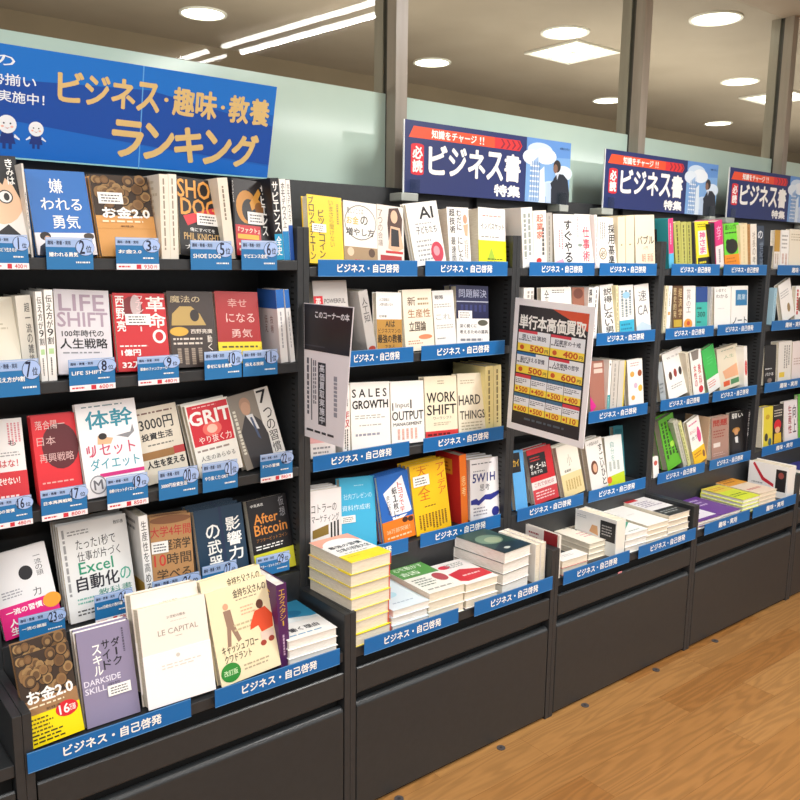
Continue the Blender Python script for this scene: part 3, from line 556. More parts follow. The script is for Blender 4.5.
row(0, 'top', S1, [
 ('F', 'comic cover with black haired face and glasses', -30, (-46, 153), 15, dict(col='efe9e2', art=[('e', .62, .4, .42, .3, 'e9c3a0'), ('r', 0, 0, 1, .2, 'k'), ('p', 'k', [(.3, .18), (.45, .32), (.55, .2), (.7, .3), (.8, .18)]), ('p', 'k', [(.1, .02), (.7, .0), (.96, .12), (.98, .45), (.86, .28), (.7, .2), (.5, .3), (.35, .22), (.15, .5)]), ('e', .72, .42, .13, .07, '2a2a2a'), ('e', .72, .42, .11, .058, 'f6f2ee'), ('e', .74, .42, .05, .04, '2a2a2a'), ('e', .4, .42, .13, .07, '2a2a2a'), ('e', .4, .42, .11, .058, 'f6f2ee'), ('e', .42, .42, .05, .04, '2a2a2a'), ('p', 'k', [(.5, .78), (.7, .7), (.98, .86), (.98, .93), (.4, .95)]), V(.8, .03, .92, .3, 'きみは', 'w')], L=14)),
 ('S', 'thin pale spine with small dark lettering', 25, (14, 163), 21, dict(col='e5dfd6', art=[V(.25, .3, .75, .7, '君たちは', '777'*2)], t=.12)),
 ('F', 'blue 嫌われる勇気 with white lettering', 38, (24, 169), 84, dict(col='3470ba', n=2, L=16, t=.019, art=[T(.36, .1, .58, .27, '嫌', 'w', .01), T(.18, .33, .86, .47, 'われる', 'w', .01), T(.33, .53, .78, .69, '勇気', 'w', .01), ('r', 0, .74, 1, 1, 'e9e4e6'), ('e', .17, .78, .09, .05, '2a2420'), ('e', .2, .82, .055, .045, 'd8a888'), ('p', '232a3c', [(.03, 1), (.06, .9), (.16, .85), (.24, .92), (.27, 1)]), ('e', .9, .78, .09, .04, '4a4038')])),
 ('F', 'お金2.0 with coins above orange half', 102, (89, 174), 147, dict(col='d59a55', n=3, L=16, t=.016, art=coins(0, .5)+[T(.12, .4, .93, .53, 'お金2.0', 'w', .05), ('l', .1, .55, .95, .6, 1, 'f6e6c8'), T(.4, .62, .62, .645, '新経済', '5a3a20', .01), ('r', 0, .66, 1, .662, 'b07a3c')], st=(.08, .22, .5, .36))),
 ('S', 'thick white spine, left of a pair', 162, (159, 174), 168, dict(col='eee6d6', sidecol='e9e0cc', art=[('L', .3, .05, .6, .9, 1, '9a8c78')], t=.13, side=[('l', .1, .05, .9, .5, 6, 'cfc2a8')])),
 ('S', 'thick white spine touching black orange cover', 171, (168, 174), 176, dict(col='efe8da', art=[('L', .3, .05, .6, .9, 1, '9a8c78')], t=.13)),
 ('F', 'black SHOE DOG with big orange letters', 181, (176.5, 176), 218, dict(col='1c191a', L=12, y0=.026, art=[T(.0, .03, .98, .26, 'SHOE', 'e8a44e', .03), T(.06, .27, .9, .48, 'DOG', 'e8a44e', .03), ('p', 'd83440', [(.1, .5), (.85, .36), (.98, .42), (.2, .62)]), T(.25, .64, .85, .69, '俺にすべてを', 'w', .01), T(.1, .71, .95, .8, 'PHIL KNIGHT', 'd8b070', .02), T(.12, .86, .7, .92, 'ナイキ', 'w', .01)], st=(.42, .45, .92, .6))),
 ('S', 'plain cream spine right of SHOE DOG', 226, (217, 178), 227, dict(col='e9e1cf', art=[('L', .3, .1, .6, .6, 1, '8a7c68')])),
 ('S', 'narrow black spine with white characters', 232, (227.4, 177), 231.6, dict(col='1b1a1e', art=[V(.15, .03, .85, .3, 'サピエンス', 'w')])),
 ('F', 'サピエンス全史 with golden creature on black', 237, (232, 178), 267, dict(col='1f1a1c', L=12, t=.028, y0=.024, art=[('e', .36, .36, .3, .22, 'c98a34'), ('e', .42, .4, .2, .15, '1f1a1c'), ('p', 'd89a3c', [(.45, .3), (.72, .1), (.78, .16), (.7, .24), (.8, .3), (.5, .4)]), ('e', .72, .36, .13, .08, '8a5a28'), V(.78, .04, .93, .72, 'サピエンス', 'w'), ('r', 0, .6, .72, 1, 'c8202a'), T(.08, .63, .68, .7, '『ファクト』', 'f6e8d0', .02), ('r', .06, .72, .66, .78, 'e8b030'), ('l', .08, .82, .6, .96, 2, 'f0d8c0')], st=(.36, .42, .82, .58))),
 ('S', 'black サピエンス spine with cyan lower third', 276.5, (270, 178), 278, dict(col='1d1b20', art=[V(.15, .04, .85, .66, 'サピエンス', 'w'), ('r', 0, .68, 1, 1, '1c9ac8'), V(.2, .7, .8, .95, '全史', 'w')], t=.13)),
 ('S', 'white spine with bright blue foot, left', 284, (278.5, 179), 285, dict(art=[V(.2, .04, .8, .6, 'ホモデウス上', '444'*2, .01), ('r', 0, .64, 1, 1, '1f86c4')], t=.13)),
 ('S', 'white spine with royal blue foot', 290.5, (285.5, 180), 292.5, dict(art=[V(.2, .04, .8, .55, 'ホモデウス下', '444'*2, .01), ('r', 0, .56, 1, 1, '2258b0')], t=.13)),
])
row(0, 'second', S2, [
 ('F', 'plain beige cover cut by photo edge', -22, (-34, 298), 13, dict(col='e6dfcc', L=13, art=[('l', .2, .3, .8, .4, 2, 'c8bfa8')])),
 ('S', 'grey white spine with handwritten title', 25, (15, 296), 30, dict(col='dcd8cc', art=[V(.5, .08, .85, .8, '超一流の雑談', '555'*2, .01)], y0=.03, t=.1)),
 ('S', 'white 伝え方が9割 spine, left of two', 39.5, (32.5, 292), 41.5, dict(art=[V(.15, .05, .85, .6, '伝え方が9割', '222'*2, .01), ('r', .2, .64, .8, .7, 'b8dca0'), ('L', .3, .74, .6, .95, 1, '666'*2)], t=.12)),
 ('S', 'white 伝え方が9割 spine, right of two', 49, (42.5, 290), 51, dict(art=[V(.15, .05, .85, .6, '伝え方が9割', '222'*2, .01), ('r', .2, .64, .8, .7, 'b8dca0'), ('L', .3, .74, .6, .95, 1, '666'*2)], t=.12)),
 ('F', 'glossy silver LIFE SHIFT', 59, (53, 289), 108, dict(col='d9d5da', L=12, t=.03, art=[T(.08, .06, .9, .25, 'LIFE', 'a894a4', .03), T(.04, .27, .95, .44, 'SHIFT', 'a894a4', .03), T(.1, .48, .86, .56, '100年時代の', 'k', .02), T(.06, .58, .92, .7, '人生戦略', 'k', .02), ('l', .1, .73, .8, .77, 1, '8a8a8e')])),
 ('F', 'red 革命のファンファーレ with white lettering', 119, (112, 293), 164, dict(col='c81e28', L=12, art=[('e', .35, .2, .2, .16, '7a1820'), ('e', .42, .16, .1, .14, 'c9b4b4'), V(.04, .03, .2, .5, '西野亮', 'w', .02), V(.62, .03, .98, .46, '革命', 'w', .02), ('e', .83, .56, .13, .09, 'w'), ('e', .83, .56, .08, .06, 'c81e28'), V(.42, .03, .56, .5, 'ファンファー', 'f0d0d0', .01), ('l', .06, .66, .6, .7, 1, 'w'), T(.08, .72, .44, .8, '1億円', 'w', .04), T(.08, .88, .46, .96, '32万', 'w', .04)], st=(.2, .27, .68, .41))),
 ('F', 'dark brown 魔法のコンパス with golden arc', 173, (166, 291), 212, dict(col='3b2e2a', L=12, art=[('p', 'b89a58', [(.05, .45), (.08, .3), (.25, .2), (.5, .2), (.68, .3), (.8, .45)]), ('e', .56, .32, .1, .08, '2a1f1c'), T(.06, .06, .7, .15, '魔法の', 'c8b48c', .01), ('e', .2, .53, .2, .06, 'd8a83c'), T(.45, .5, .92, .56, '西野亮廣', 'e8ddd0', .01), ('l', .06, .6, .7, .72, 2, 'd8ccc0'), V(.8, .58, .9, .9, '動くな', 'e8ddd0', .01), ('L', .1, .75, .7, .97, 4, '9c8c7c')])),
 ('F', 'dark red 幸せになる勇気 with yellow band', 220, (214, 291), 257, dict(col='a81f22', L=12, t=.018, art=[T(.28, .1, .72, .22, '幸せ', 'd8a8a0', .0), T(.22, .3, .88, .43, 'になる', 'e8c8c0', .0), T(.32, .52, .8, .64, '勇気', 'e8c8c0', .0)], band=(.7, 'f2d62e', [('l', .08, .74, .95, .8, 1, '5a4a20'), T(.1, .84, .9, .92, 'まったく新しい', '5a4a20', .01)]))),
 ('S', 'white spine with blue top, left of pair', 281, (275.5, 290), 283, dict(col='efeeec', sidecol='e6dcdc', t=.1, art=[('r', 0, 0, 1, .25, '2f6fc0'), ('L', .3, .3, .6, .8, 1, 'a8a8b0')], side=[('r', 0, 0, 1, .26, '2f62b4'), V(.3, .35, .45, .6, '伝え', '8a5048', .0), V(.6, .35, .75, .6, '技術', '8a5048', .0)])),
 ('S', 'white spine with blue top, right of pair', 291, (284, 290), 292, dict(col='efeeec', t=.12, art=[('r', 0, 0, 1, .25, '2f6fc0'), ('L', .3, .3, .6, .8, 1, 'a8a8b0')])),
])
row(0, 'third', S3, [
 ('F', 'white cover with red band at left edge', -18, (-28, 422), 21, dict(col='ece8e6', L=13, art=[('L', .6, .05, .95, .3, 4, 'd88a94'), T(.6, .24, .8, .3, 'も', '444'*2, .01), ('l', .3, .36, .9, .42, 2, '9a9a9a'), T(.35, .45, .8, .53, 'はな！', 'c83a40', .02)], band=(.58, 'd02a34', [T(.1, .64, .8, .72, 'は使せない！', 'w', .02), ('l', .1, .82, .9, .96, 2, 'f6d8d8')]))),
 ('F', 'bright red 日本再興戦略 with dark disc', 41, (29, 417), 73, dict(col='dc2530', n=2, t=.014, L=13, art=[('e', .6, .36, .42, .26, '5c1820'), ('r', 0, .0, 1, .0, 'r'), T(.08, .06, .75, .16, '落合陽一', 'e8c8c4', .0), T(.08, .24, .5, .34, '日本', 'd8b0ac', .0), T(.1, .43, .88, .53, '再興戦略', 'd8b0ac', .0), ('l', .1, .74, .9, .78, 1, 'f0a8a0')])),
 ('F', 'white 体幹リセットダイエット with teal characters', 88, (74, 405), 134, dict(col='f2f0f2', L=12, t=.016, y0=.012, spc='k', art=[('l', .1, .03, .95, .06, 1, '6a8a90'), T(.14, .09, .92, .28, '体幹', '2f8fa4', .02), ('p', 'e0b48c', [(.3, .36), (.55, .4), (.5, .46), (.28, .45)]), ('e', .38, .37, .07, .035, '2a2422'), ('p', '8a8a8e', [(.6, .38), (.85, .36), (.9, .28), (.92, .36), (.8, .42)]), V(.09, .46, .2, .58, 'リ', 'c84a6a', .02), T(.12, .45, .9, .58, 'リセット', 'c84a6a', .01), T(.12, .6, .94, .72, 'ダイエット', '3aa0b0', .01), ('r', .25, .76, 1, .8, 'd02a7a'), ('e', .2, .87, .14, .1, '8c8c90'), ('e', .2, .87, .12, .085, 'dcdce0'), T(.13, .82, .27, .92, 'M', '6a6a70', .03)])),
 ('F', 'beige 3000円投資生活 beside GRIT', 147, (131, 411), 175, dict(col='dfd6c4', L=12, y0=.04, art=[('l', .1, .05, .9, .1, 1, '7a5a50'), T(.1, .14, .86, .3, '3000円', 'k', .02), T(.1, .34, .8, .43, '投資生活', 'k', .03), ('l', .2, .48, .8, .52, 1, '6a6a60'), ('r', .0, .58, .75, .68, '9a6e3c'), ('r', .75, .57, 1, .67, 'b83838'), T(.1, .7, .95, .8, '人生を変える', 'k', .04)])),
 ('F', 'white GRIT やり抜く力 with red panel', 201, (184, 406), 227, dict(col='f0ece2', n=2, t=.024, L=13, art=[('r', .03, .03, .96, .58, 'd02030'), ('e', .5, .38, .22, .1, 'ec6a60'), ('e', .5, .38, .12, .06, 'f8c4b0'), ('l', .15, .05, .8, .08, 1, 'f0c0c0'), T(.04, .12, .97, .3, 'GRIT', 'w', .05), T(.15, .46, .9, .56, 'やり抜く力', 'f8e0d8', .01), ('l', .06, .62, .9, .68, 1, '9a8a80'), T(.1, .72, .9, .79, '人生のあらゆる', '5a5048', .0), ('l', .06, .83, .9, .95, 2, '9a6a60')])),
 ('F', 'grey 7つの習慣 with bald man in suit', 247, (226, 398), 267, dict(col='8b8378', L=13, t=.03, art=[('r', .66, 0, 1, 1, 'e4e2dc'), ('e', .36, .16, .13, .1, 'b08c74'), ('e', .36, .21, .11, .09, 'c29a80'), ('p', '3c3a3c', [(.16, 1), (.12, .5), (.3, .3), (.46, .3), (.64, .42), (.72, .62), (.7, 1)]), ('p', 'dcdcdc', [(.32, .3), (.48, .3), (.55, .52), (.45, .5)]), ('p', '4a5a78', [(.4, .34), (.45, .34), (.53, .66), (.47, .62)]), T(.7, .03, .92, .2, '7', 'k', .02), V(.74, .27, .94, .9, 'つの習慣', 'k', .0), ('L', .02, .2, .14, .8, 1, 'dcd8c8')])),
])
row(0, 'fourth', S4, [
 ('F', 'white cover with black dot and magenta band', 6, (-14, 558), 44, dict(col='ecebec', L=14, art=[('e', .57, .3, .12, .085, '222226'), V(.75, .1, .87, .38, '一流の頭', '55555a', .0), T(.62, .5, .76, .6, '力', '333'*2, .0), ('l', .1, .45, .5, .55, 3, 'a0a0a8')], band=(.63, 'e0187c', [T(.1, .67, .85, .74, '一流の習慣は', 'w', .03), V(.12, .78, .28, .97, '人生', 'w', .03), ('e', .9, .7, .16, .09, 'f2a030')]))),
 ('F', 'white Excel自動化の教科書 with green word', 71, (57, 527), 125, dict(col='e6e6e4', n=3, t=.02, L=12, art=[('l', .12, .07, .5, .13, 2, '8a8a8a'), T(.8, .05, .95, .09, '教科書', '333'*2, .0), T(.22, .17, .8, .28, 'たった1秒で', 'k', .0), T(.22, .3, .85, .4, '仕事が片づく', 'k', .0), T(.22, .41, .72, .53, 'Excel', '2c9470', .02), T(.18, .55, .98, .7, '自動化の', '223', .02) if 0 else T(.16, .55, .78, .7, '自動化', '20202a', .02), T(.8, .55, .96, .68, 'の', '4aa890', .01), T(.45, .72, .95, .8, '教科書', '3a8a78', .0), ('l', .14, .76, .4, .84, 2, '7ab8a8'), ('l', .12, .88, .55, .95, 2, '555'*2), ('L', .03, .05, .09, .8, 1, '9a9a9a')])),
 ('S', 'white spine with golden lower side', 147, (138, 517), 147, dict(col='f1f0ee', sidecol='d6d3cf', t=.11, side=[('r', 0, .72, 1, 1, 'b88f3a'), ('l', .2, .05, .8, .2, 2, '777'*2)], art=[V(.2, .05, .8, .85, '生産性を高める', '333'*2, .0)])),
 ('F', 'kraft brown 経済学が10時間で学べる', 155, (149, 518), 190, dict(col='b98a58', n=2, L=12, art=[('e', .5, .05, .5, .05, '8a5a38'), T(.0, .12, .98, .25, '大学4年間', 'c03a34', .01), T(.3, .29, .95, .42, '経済学', '4a3a28', .02), T(.05, .46, .33, .6, '10', 'd03a30', .02), T(.36, .46, .95, .6, '時間', '4a3a28', .01), T(.1, .64, .92, .77, '学べる', '4a3a28', .01), ('r', 0, .8, 1, 1, 'e8ecf0'), T(.1, .82, .95, .88, '15万部突破', '2c58a8', .01)], st=(-.0, .3, .4, .44))),
 ('F', 'navy 影響力の武器 with white vertical title', 203, (193, 512), 241, dict(col='1d3a52', n=3, t=.024, L=11, art=[('r', .5, 0, .56, 1, '1f3050'), V(.62, .15, .92, .72, '影響力', 'w', .02), V(.2, .2, .48, .8, 'の武器', 'w', .02)])),
 ('F', 'black After Bitcoin with orange lettering', 257, (246, 502), 286, dict(col='161418', t=.028, L=11, art=[T(.08, .06, .4, .1, '中島真志', 'w', .0), V(.78, .02, .92, .3, '仮想', '9a9aa0', .0), T(.12, .2, .72, .33, 'After', 'd8893a', .03), T(.1, .34, .92, .48, 'Bitcoin', 'd8893a', .03), T(.12, .52, .9, .57, 'アフタービットコイン', 'b87838', .0), ('l', .08, .61, .92, .68, 2, 'w')], band=(.72, 'd8d435', [('l', .1, .76, .8, .82, 1, '3a3a20')]))),
])
L0 = .50
row(0, 'front ledge', ZL, [
 ('F', 'お金2.0 with coins and yellow band', 21, (4, 661), 68, dict(y0=-.19, L=14, t=.016, n=2, dz=.022, col='8a6a48', art=coins(0, .52)+[('r', 0, .5, 1, .66, 'a07850'), T(.1, .4, .93, .54, 'お金2.0', 'w', .05), ('l', .1, .56, .95, .6, 1, 'f6e6c8'), T(.4, .62, .66, .65, '新経済', '3a2a20', .01)], band=(.66, 'fbe000', [('e', .76, .7, .21, .085, 'd8202c'), T(.62, .65, .8, .75, '16', 'w', .05), T(.8, .67, .92, .74, '万部', 'w', .02), ('l', .08, .69, .5, .86, 4, '6a5a10'), ('l', .08, .86, .7, .98, 3, '3a3010')]))),
 ('F', 'mauve ダークサイドスキル DARKSIDE SKILL', 87, (74, 634), 128, dict(y0=-.185, L=14, t=.018, n=2, col='8d84a0', bc='f4f2ee', art=[('r', .0, 0, .012, 1, '2a2830'), V(.62, .14, .78, .44, 'ダーク', '26242e', .02), V(.44, .14, .58, .46, 'サイド', '26242e', .02), V(.26, .17, .42, .5, 'スキル', 'w', .02), T(.05, .52, .72, .58, 'DARKSIDE', 'e8e4f0', .02), T(.05, .6, .44, .66, 'SKILL', 'e8e4f0', .02), T(.48, .6, .7, .63, '中竹', '26242e', .0), ('L', .82, .06, .88, .35, 1, '5a5468')], st=(.45, .63, .88, .74))),
 ('F', 'cream LE CAPITAL facing out', 149, (137, 610), 204, dict(y0=-.205, L=14, t=.04, n=2, dz=.02, col='efe6da', art=[T(.4, .13, .68, .16, '21世紀の資本', '6a5c50', .0), ('l', .45, .19, .7, .2, 1, 'b8aa98'), T(.25, .26, .85, .315, 'LE CAPITAL', '9a8c7e', .0), ('l', .5, .34, .62, .36, 1, 'b8aa98')], band=(.48, 'f6f2ee', [('e', .5, .54, .03, .02, 'cfc6bc'), ('l', .25, .6, .85, .66, 2, 'd8d0c8')]))),
 ('F', 'cream キャッシュフロークワドラント with man in orange', 222, (205, 594), 265, dict(y0=-.205, L=14, t=.028, n=2, dz=.02, col='f3e4bc', art=[T(.42, .05, .97, .14, '金持ち父さんの', '3a2c20', .02), ('l', .45, .155, .9, .18, 1, '9a8a70'), ('e', .27, .2, .045, .035, 'dca684'), ('p', '9a7c68', [(.22, .24), (.34, .24), (.36, .4), (.44, .58), (.38, .6), (.3, .45), (.26, .62), (.2, .62), (.24, .42)]), ('l', .5, .24, .75, .35, 3, 'e0b08c'), ('l', .35, .4, .7, .5, 2, 'c8b890'), ('e', .82, .28, .06, .05, '6a4030'), ('p', 'e2502a', [(.72, .34), (.9, .32), (1, .42), (.98, .56), (.78, .58), (.74, .5), (.6, .52), (.62, .46)]), ('p', 'e8d0c0', [(.75, .58), (.98, .58), (.96, .68), (.76, .68)]), ('e', .78, .7, .05, .03, 'a04030'), ('e', .92, .68, .05, .03, 'a04030'), T(.1, .6, .7, .69, 'キャッシュフロー', '2a2018', .01), T(.12, .7, .56, .78, 'クワドラント', '2a2018', .01), ('e', .18, .88, .16, .1, '2f8a34'), T(.07, .85, .29, .91, '改訂版', 'd8f0c0', .01), ('l', .4, .84, .85, .92, 2, 'b8a888')])),
 ('S', 'purple spine beside cream book with man in orange', 281, (276, 586), 286, dict(col='512058', sidecol='542260', L=0, y0=-.2, t=.14, pw=1, art=[V(.2, .06, .8, .5, 'エクスタシー', 'd8b040', .0), ('L', .3, .6, .6, .9, 1, 'c8a8c8')], side=[V(.45, .05, .75, .4, '金工', 'd8b040', .02), ('L', .6, .5, .8, .85, 1, 'e0c8e0')])),
])

def sp(col, n=1, a='777777', **k): return dict(col=col, art=[('L', .3, .06, .3+.35*n, .9, n, a)], **k)
row(1, 'top', U1, [
 ('F', 'yellow ブロックチェーン with dark vertical lettering', 310, (306.5, 194), 341, dict(col='f5d010', t=.03, L=9, art=[V(.04, .02, .18, .95, 'ブロックチェーン', '3a3010', .02), V(.3, .2, .46, .92, 'ビットコイン', '3a3010', .02), V(.62, .05, .74, .75, 'いまさら聞けない', '8a7420', .0), ('L', .82, .1, .92, .4, 1, 'a89030')], st=(.1, .42, .5, .54))),
 ('F', 'white お金の増やし方 with cloud outline', 345, (343, 200), 376, dict(col='f4f1e8', L=8, art=[('e', .5, .33, .48, .28, '6a6458'), ('e', .5, .33, .46, .265, 'f8f5ec'), T(.1, .1, .6, .2, '難しいことは', '6a6458', .0), T(.08, .24, .44, .36, 'お金', 'd8a83c', .02), T(.5, .22, .72, .36, 'の', '3a3428', .02), T(.06, .42, .9, .54, '増やし方', '2a2620', .02), ('r', 0, .72, 1, 1, 'a98c68'), ('e', .18, .8, .1, .07, 'e8c8a8'), ('e', .82, .8, .1, .07, '5a4030'), ('l', .3, .9, .9, .97, 1, 'c83030')])),
 ('F', 'cover with long haired woman in black vest', 378, (376.5, 204), 403, dict(col='e9e1d8', L=8, art=[V(.03, .08, .2, .7, '７つの会議', '8a7868', .0), ('p', '4a2c24', [(.45, .05), (.8, .02), (.95, .2), (.9, .6), (.7, .5), (.5, .4), (.42, .6), (.38, .3)]), ('e', .64, .18, .13, .11, 'e6b898'), ('p', 'e0b494', [(.5, .34), (.85, .36), (.98, .7), (.7, .78), (.4, .72)]), ('p', '1f1c20', [(.52, .38), (.8, .4), (.82, .68), (.5, .68)]), ('r', .3, .76, .95, .8, 'c83030'), ('r', .1, .84, .9, .95, 'b02a2c')])),
 ('F', 'white leaning cover with bold AI', 416, (405, 204), 436, dict(n=2, t=.012, L=8, spc='caa8a4', art=[T(.38, .08, .82, .26, 'AI', 'k', .04), ('l', .2, .32, .8, .36, 1, '9a9a9a'), T(.2, .38, .86, .5, '子どもたち', '2a2a2a', .01), ('l', .15, .58, .7, .95, 5, 'a8a8a8'), ('e', .76, .82, .2, .17, 'c83a50'), ('e', .74, .8, .1, .08, 'e89aa4')])),
 ('F', 'white cover with vertical title and small man', 450, (446.5, 207), 468, dict(L=6, t=.05, art=[V(.1, .02, .34, .45, '超技術', '33302c', .02), V(.44, .04, .64, .4, 'むだに', '33302c', .02), ('e', .82, .2, .1, .08, 'd0a080'), ('p', 'd8b090', [(.72, .3), (.95, .28), (.9, .5), (.78, .48)]), V(.12, .5, .32, .95, '最速面', '4a4640', .01), V(.44, .5, .64, .92, 'にした', '4a4640', .01), ('L', .72, .55, .9, .9, 2, 'b8a898')])),
 ('F', 'white インバスケット with yellow lower half', 479, (478, 207), 505, dict(L=5, t=.05, spc='f0d8b8', art=[('l', .15, .12, .9, .16, 1, 'd08070'), T(.08, .26, .96, .37, 'インバスケット', '3a3630', .01), ('l', .1, .48, .9, .52, 1, '8a867c')], band=(.56, 'e8ea1c', [('p', 'a8c838', [(.3, .9), (.45, .68), (.6, .9)]), ('l', .3, .86, .95, .95, 2, '5a6010')]), hi=xk(2)-.03)),
])
row(1, 'second', U2, [
 ('F', 'pale grey cover behind the hanging leaflet', 319, (312, 281), 346, dict(col='cfcac6', L=8, t=.03, art=[('r', 0, .2, .26, .45, 'd8202c'), V(.05, .22, .2, .44, '英字', 'w', .02), T(.3, .24, .92, .3, 'POWERFUL', '5a5658', .02), ('l', .35, .33, .8, .36, 1, '8a8688'), T(.3, .48, .85, .53, '時代の', '5a5658', .02), ('r', .6, .7, 1, 1, '3a3034'), ('e', .85, .86, .14, .1, 'e8d0a0')])),
 ('S', 'silver grey spine beside brown banded cover', 368.5, (358, 292), 367, dict(col='c0bcb8', art=[V(.2, .1, .8, .5, '人工知', '3a3a3c', .0), ('e', .5, .92, .4, .05, 'b04030')], t=.11, y0=.02)),
 ('F', 'white cover with brown lower half AIは', 369.5, (368, 292), 401, dict(L=6, art=[T(.12, .1, .52, .15, '人工知能は', '55504c', .0), T(.12, .18, .66, .23, '人類を超えるか', '55504c', .0), T(.1, .38, .4, .42, '松尾豊', '55504c', .0), ('r', 0, .45, 1, 1, 'b98a3c'), T(.34, .47, .72, .58, 'AIは', '2a2010', .03), T(.06, .6, .94, .68, 'ビジネスマンの', '3a2c14', .01), T(.03, .7, .98, .84, '最強の教養', '2a2010', .03), T(.3, .87, .7, .95, 'である', '3a2c14', .0)])),
 ('F', 'cream 新生産性立国論', 406, (402, 290), 431, dict(col='f3e9d4', L=6, art=[T(.15, .12, .42, .26, '新', '6a4c34', .01), ('l', .5, .12, .95, .28, 2, 'a8906c'), T(.14, .32, .92, .46, '生産性', 'a8784c', .01), T(.16, .52, .74, .68, '立国論', '4a3a2c', .02), ('e', .7, .78, .24, .04, 'e08a60'), ('l', .1, .82, .6, .9, 2, 'c89070')])),
 ('F', 'greyish white cover right of 新生産性立国論', 436, (432, 291), 453, dict(col='eceae6', L=6, art=[T(.1, .08, .5, .15, '戦略', '3a3638', .01), ('l', .05, .22, .9, .3, 2, 'a8a49e'), T(.1, .4, .8, .5, 'これ', 'a8a6a2', .0), ('l', .1, .58, .9, .66, 2, 'b8b4ae'), ('l', .1, .8, .6, .84, 1, '8a8680')])),
 ('F', 'navy 問題解決 with white lower band', 457, (456, 285), 488, dict(col='1d2148', n=2, t=.03, L=6, art=[T(.08, .06, .94, .2, '問題解決', 'b0b4cc', .0), ('r', 0, .26, 1, .275, 'c0c4d4'), ('L', .1, .32, .95, .44, 6, '3a4078')], band=(.55, 'ecebe8', [('e', .8, .62, .16, .05, '5a5a50'), T(.08, .64, .6, .7, '深く鋭くに', '33333a', .01), T(.08, .74, .96, .8, '考えるための道具', '33333a', .01), ('l', .1, .86, .9, .95, 1, '8a8a90')]), st=(.04, .42, .46, .56))),
])
row(1, 'third', U3, [
 ('F', 'white and pink cover half hidden by leaflet', 311, (308, 398), 333, dict(col='e4dcd8', L=8, art=[('r', 0, .55, 1, .75, 'e0a8a8'), ('l', .1, .8, .9, .95, 2, '8a8688')])),
 ('S', 'white spine with red characters beside leaflet', 343, (342, 386), 349.5, dict(art=[V(.1, .35, .9, .6, '年収', 'c03040', .02), ('L', .2, .62, .8, .95, 2, '555555'), ('L', .2, .05, .8, .3, 2, '777777')], t=.1)),
 ('F', 'white SALES GROWTH', 352, (350, 383), 389, dict(L=7, t=.028, art=[T(.04, .1, .92, .22, 'S A L E S', 'k', .04), T(.04, .27, .95, .39, 'GROWTH', 'k', .04), ('l', .1, .48, .9, .55, 2, 'a8a8a4'), ('l', .2, .62, .8, .66, 1, 'b0b0ac'), ('l', .1, .74, .8, .82, 1, '9a9aa8')])),
 ('F', 'white Input OUTPUT', 392, (390, 382), 423, dict(L=7, t=.028, art=[('r', .04, .34, .07, .46, 'k'), T(.14, .34, .55, .44, 'Input', '4a4a4a', .0), ('r', .58, .3, .62, .44, 'k'), T(.03, .48, .97, .62, 'OUTPUT', 'k', .02), T(.06, .66, .92, .71, 'MANAGEMENT', '333333', .02), ('L', .15, .76, .8, .94, 5, 'e0a898')])),
 ('F', 'cream WORK SHIFT with red band', 426, (424, 377), 456, dict(L=7, t=.028, col='f1e7cc', art=[('l', .4, .06, .65, .14, 2, 'a89c80'), T(.06, .26, .95, .42, 'WORK', 'k', .02), T(.06, .46, .97, .62, 'SHIFT', 'k', .02), T(.24, .65, .82, .7, 'ワークシフト', '4a4434', .0), ('l', .25, .74, .8, .8, 2, 'b0a488')], band=(.88, 'd83a3c', [('l', .05, .9, .95, .98, 1, '6a1418')]))),
 ('F', 'cream HARD THINGS', 459, (457, 374), 484, dict(L=7, t=.028, col='ece3cc', art=[('l', .1, .1, .7, .18, 2, 'b8ac90'), T(.03, .36, .82, .52, 'HARD', '2a2824', .02), T(.06, .62, .98, .76, 'THINGS', '2a2824', .02), ('l', .1, .8, .9, .95, 3, 'b8ac90')])),
 ('S', 'pale yellow spine, left of two beside HARD THINGS', 485, (484.5, 367), 493, sp('f1e3a0', 1, '8a7c50', t=.16, y0=.02)),
 ('S', 'pale yellow spine, right of two beside HARD THINGS', 494, (493.5, 366), 501, sp('f3e6a8', 1, '8a7c50', t=.16, y0=.02)),
])
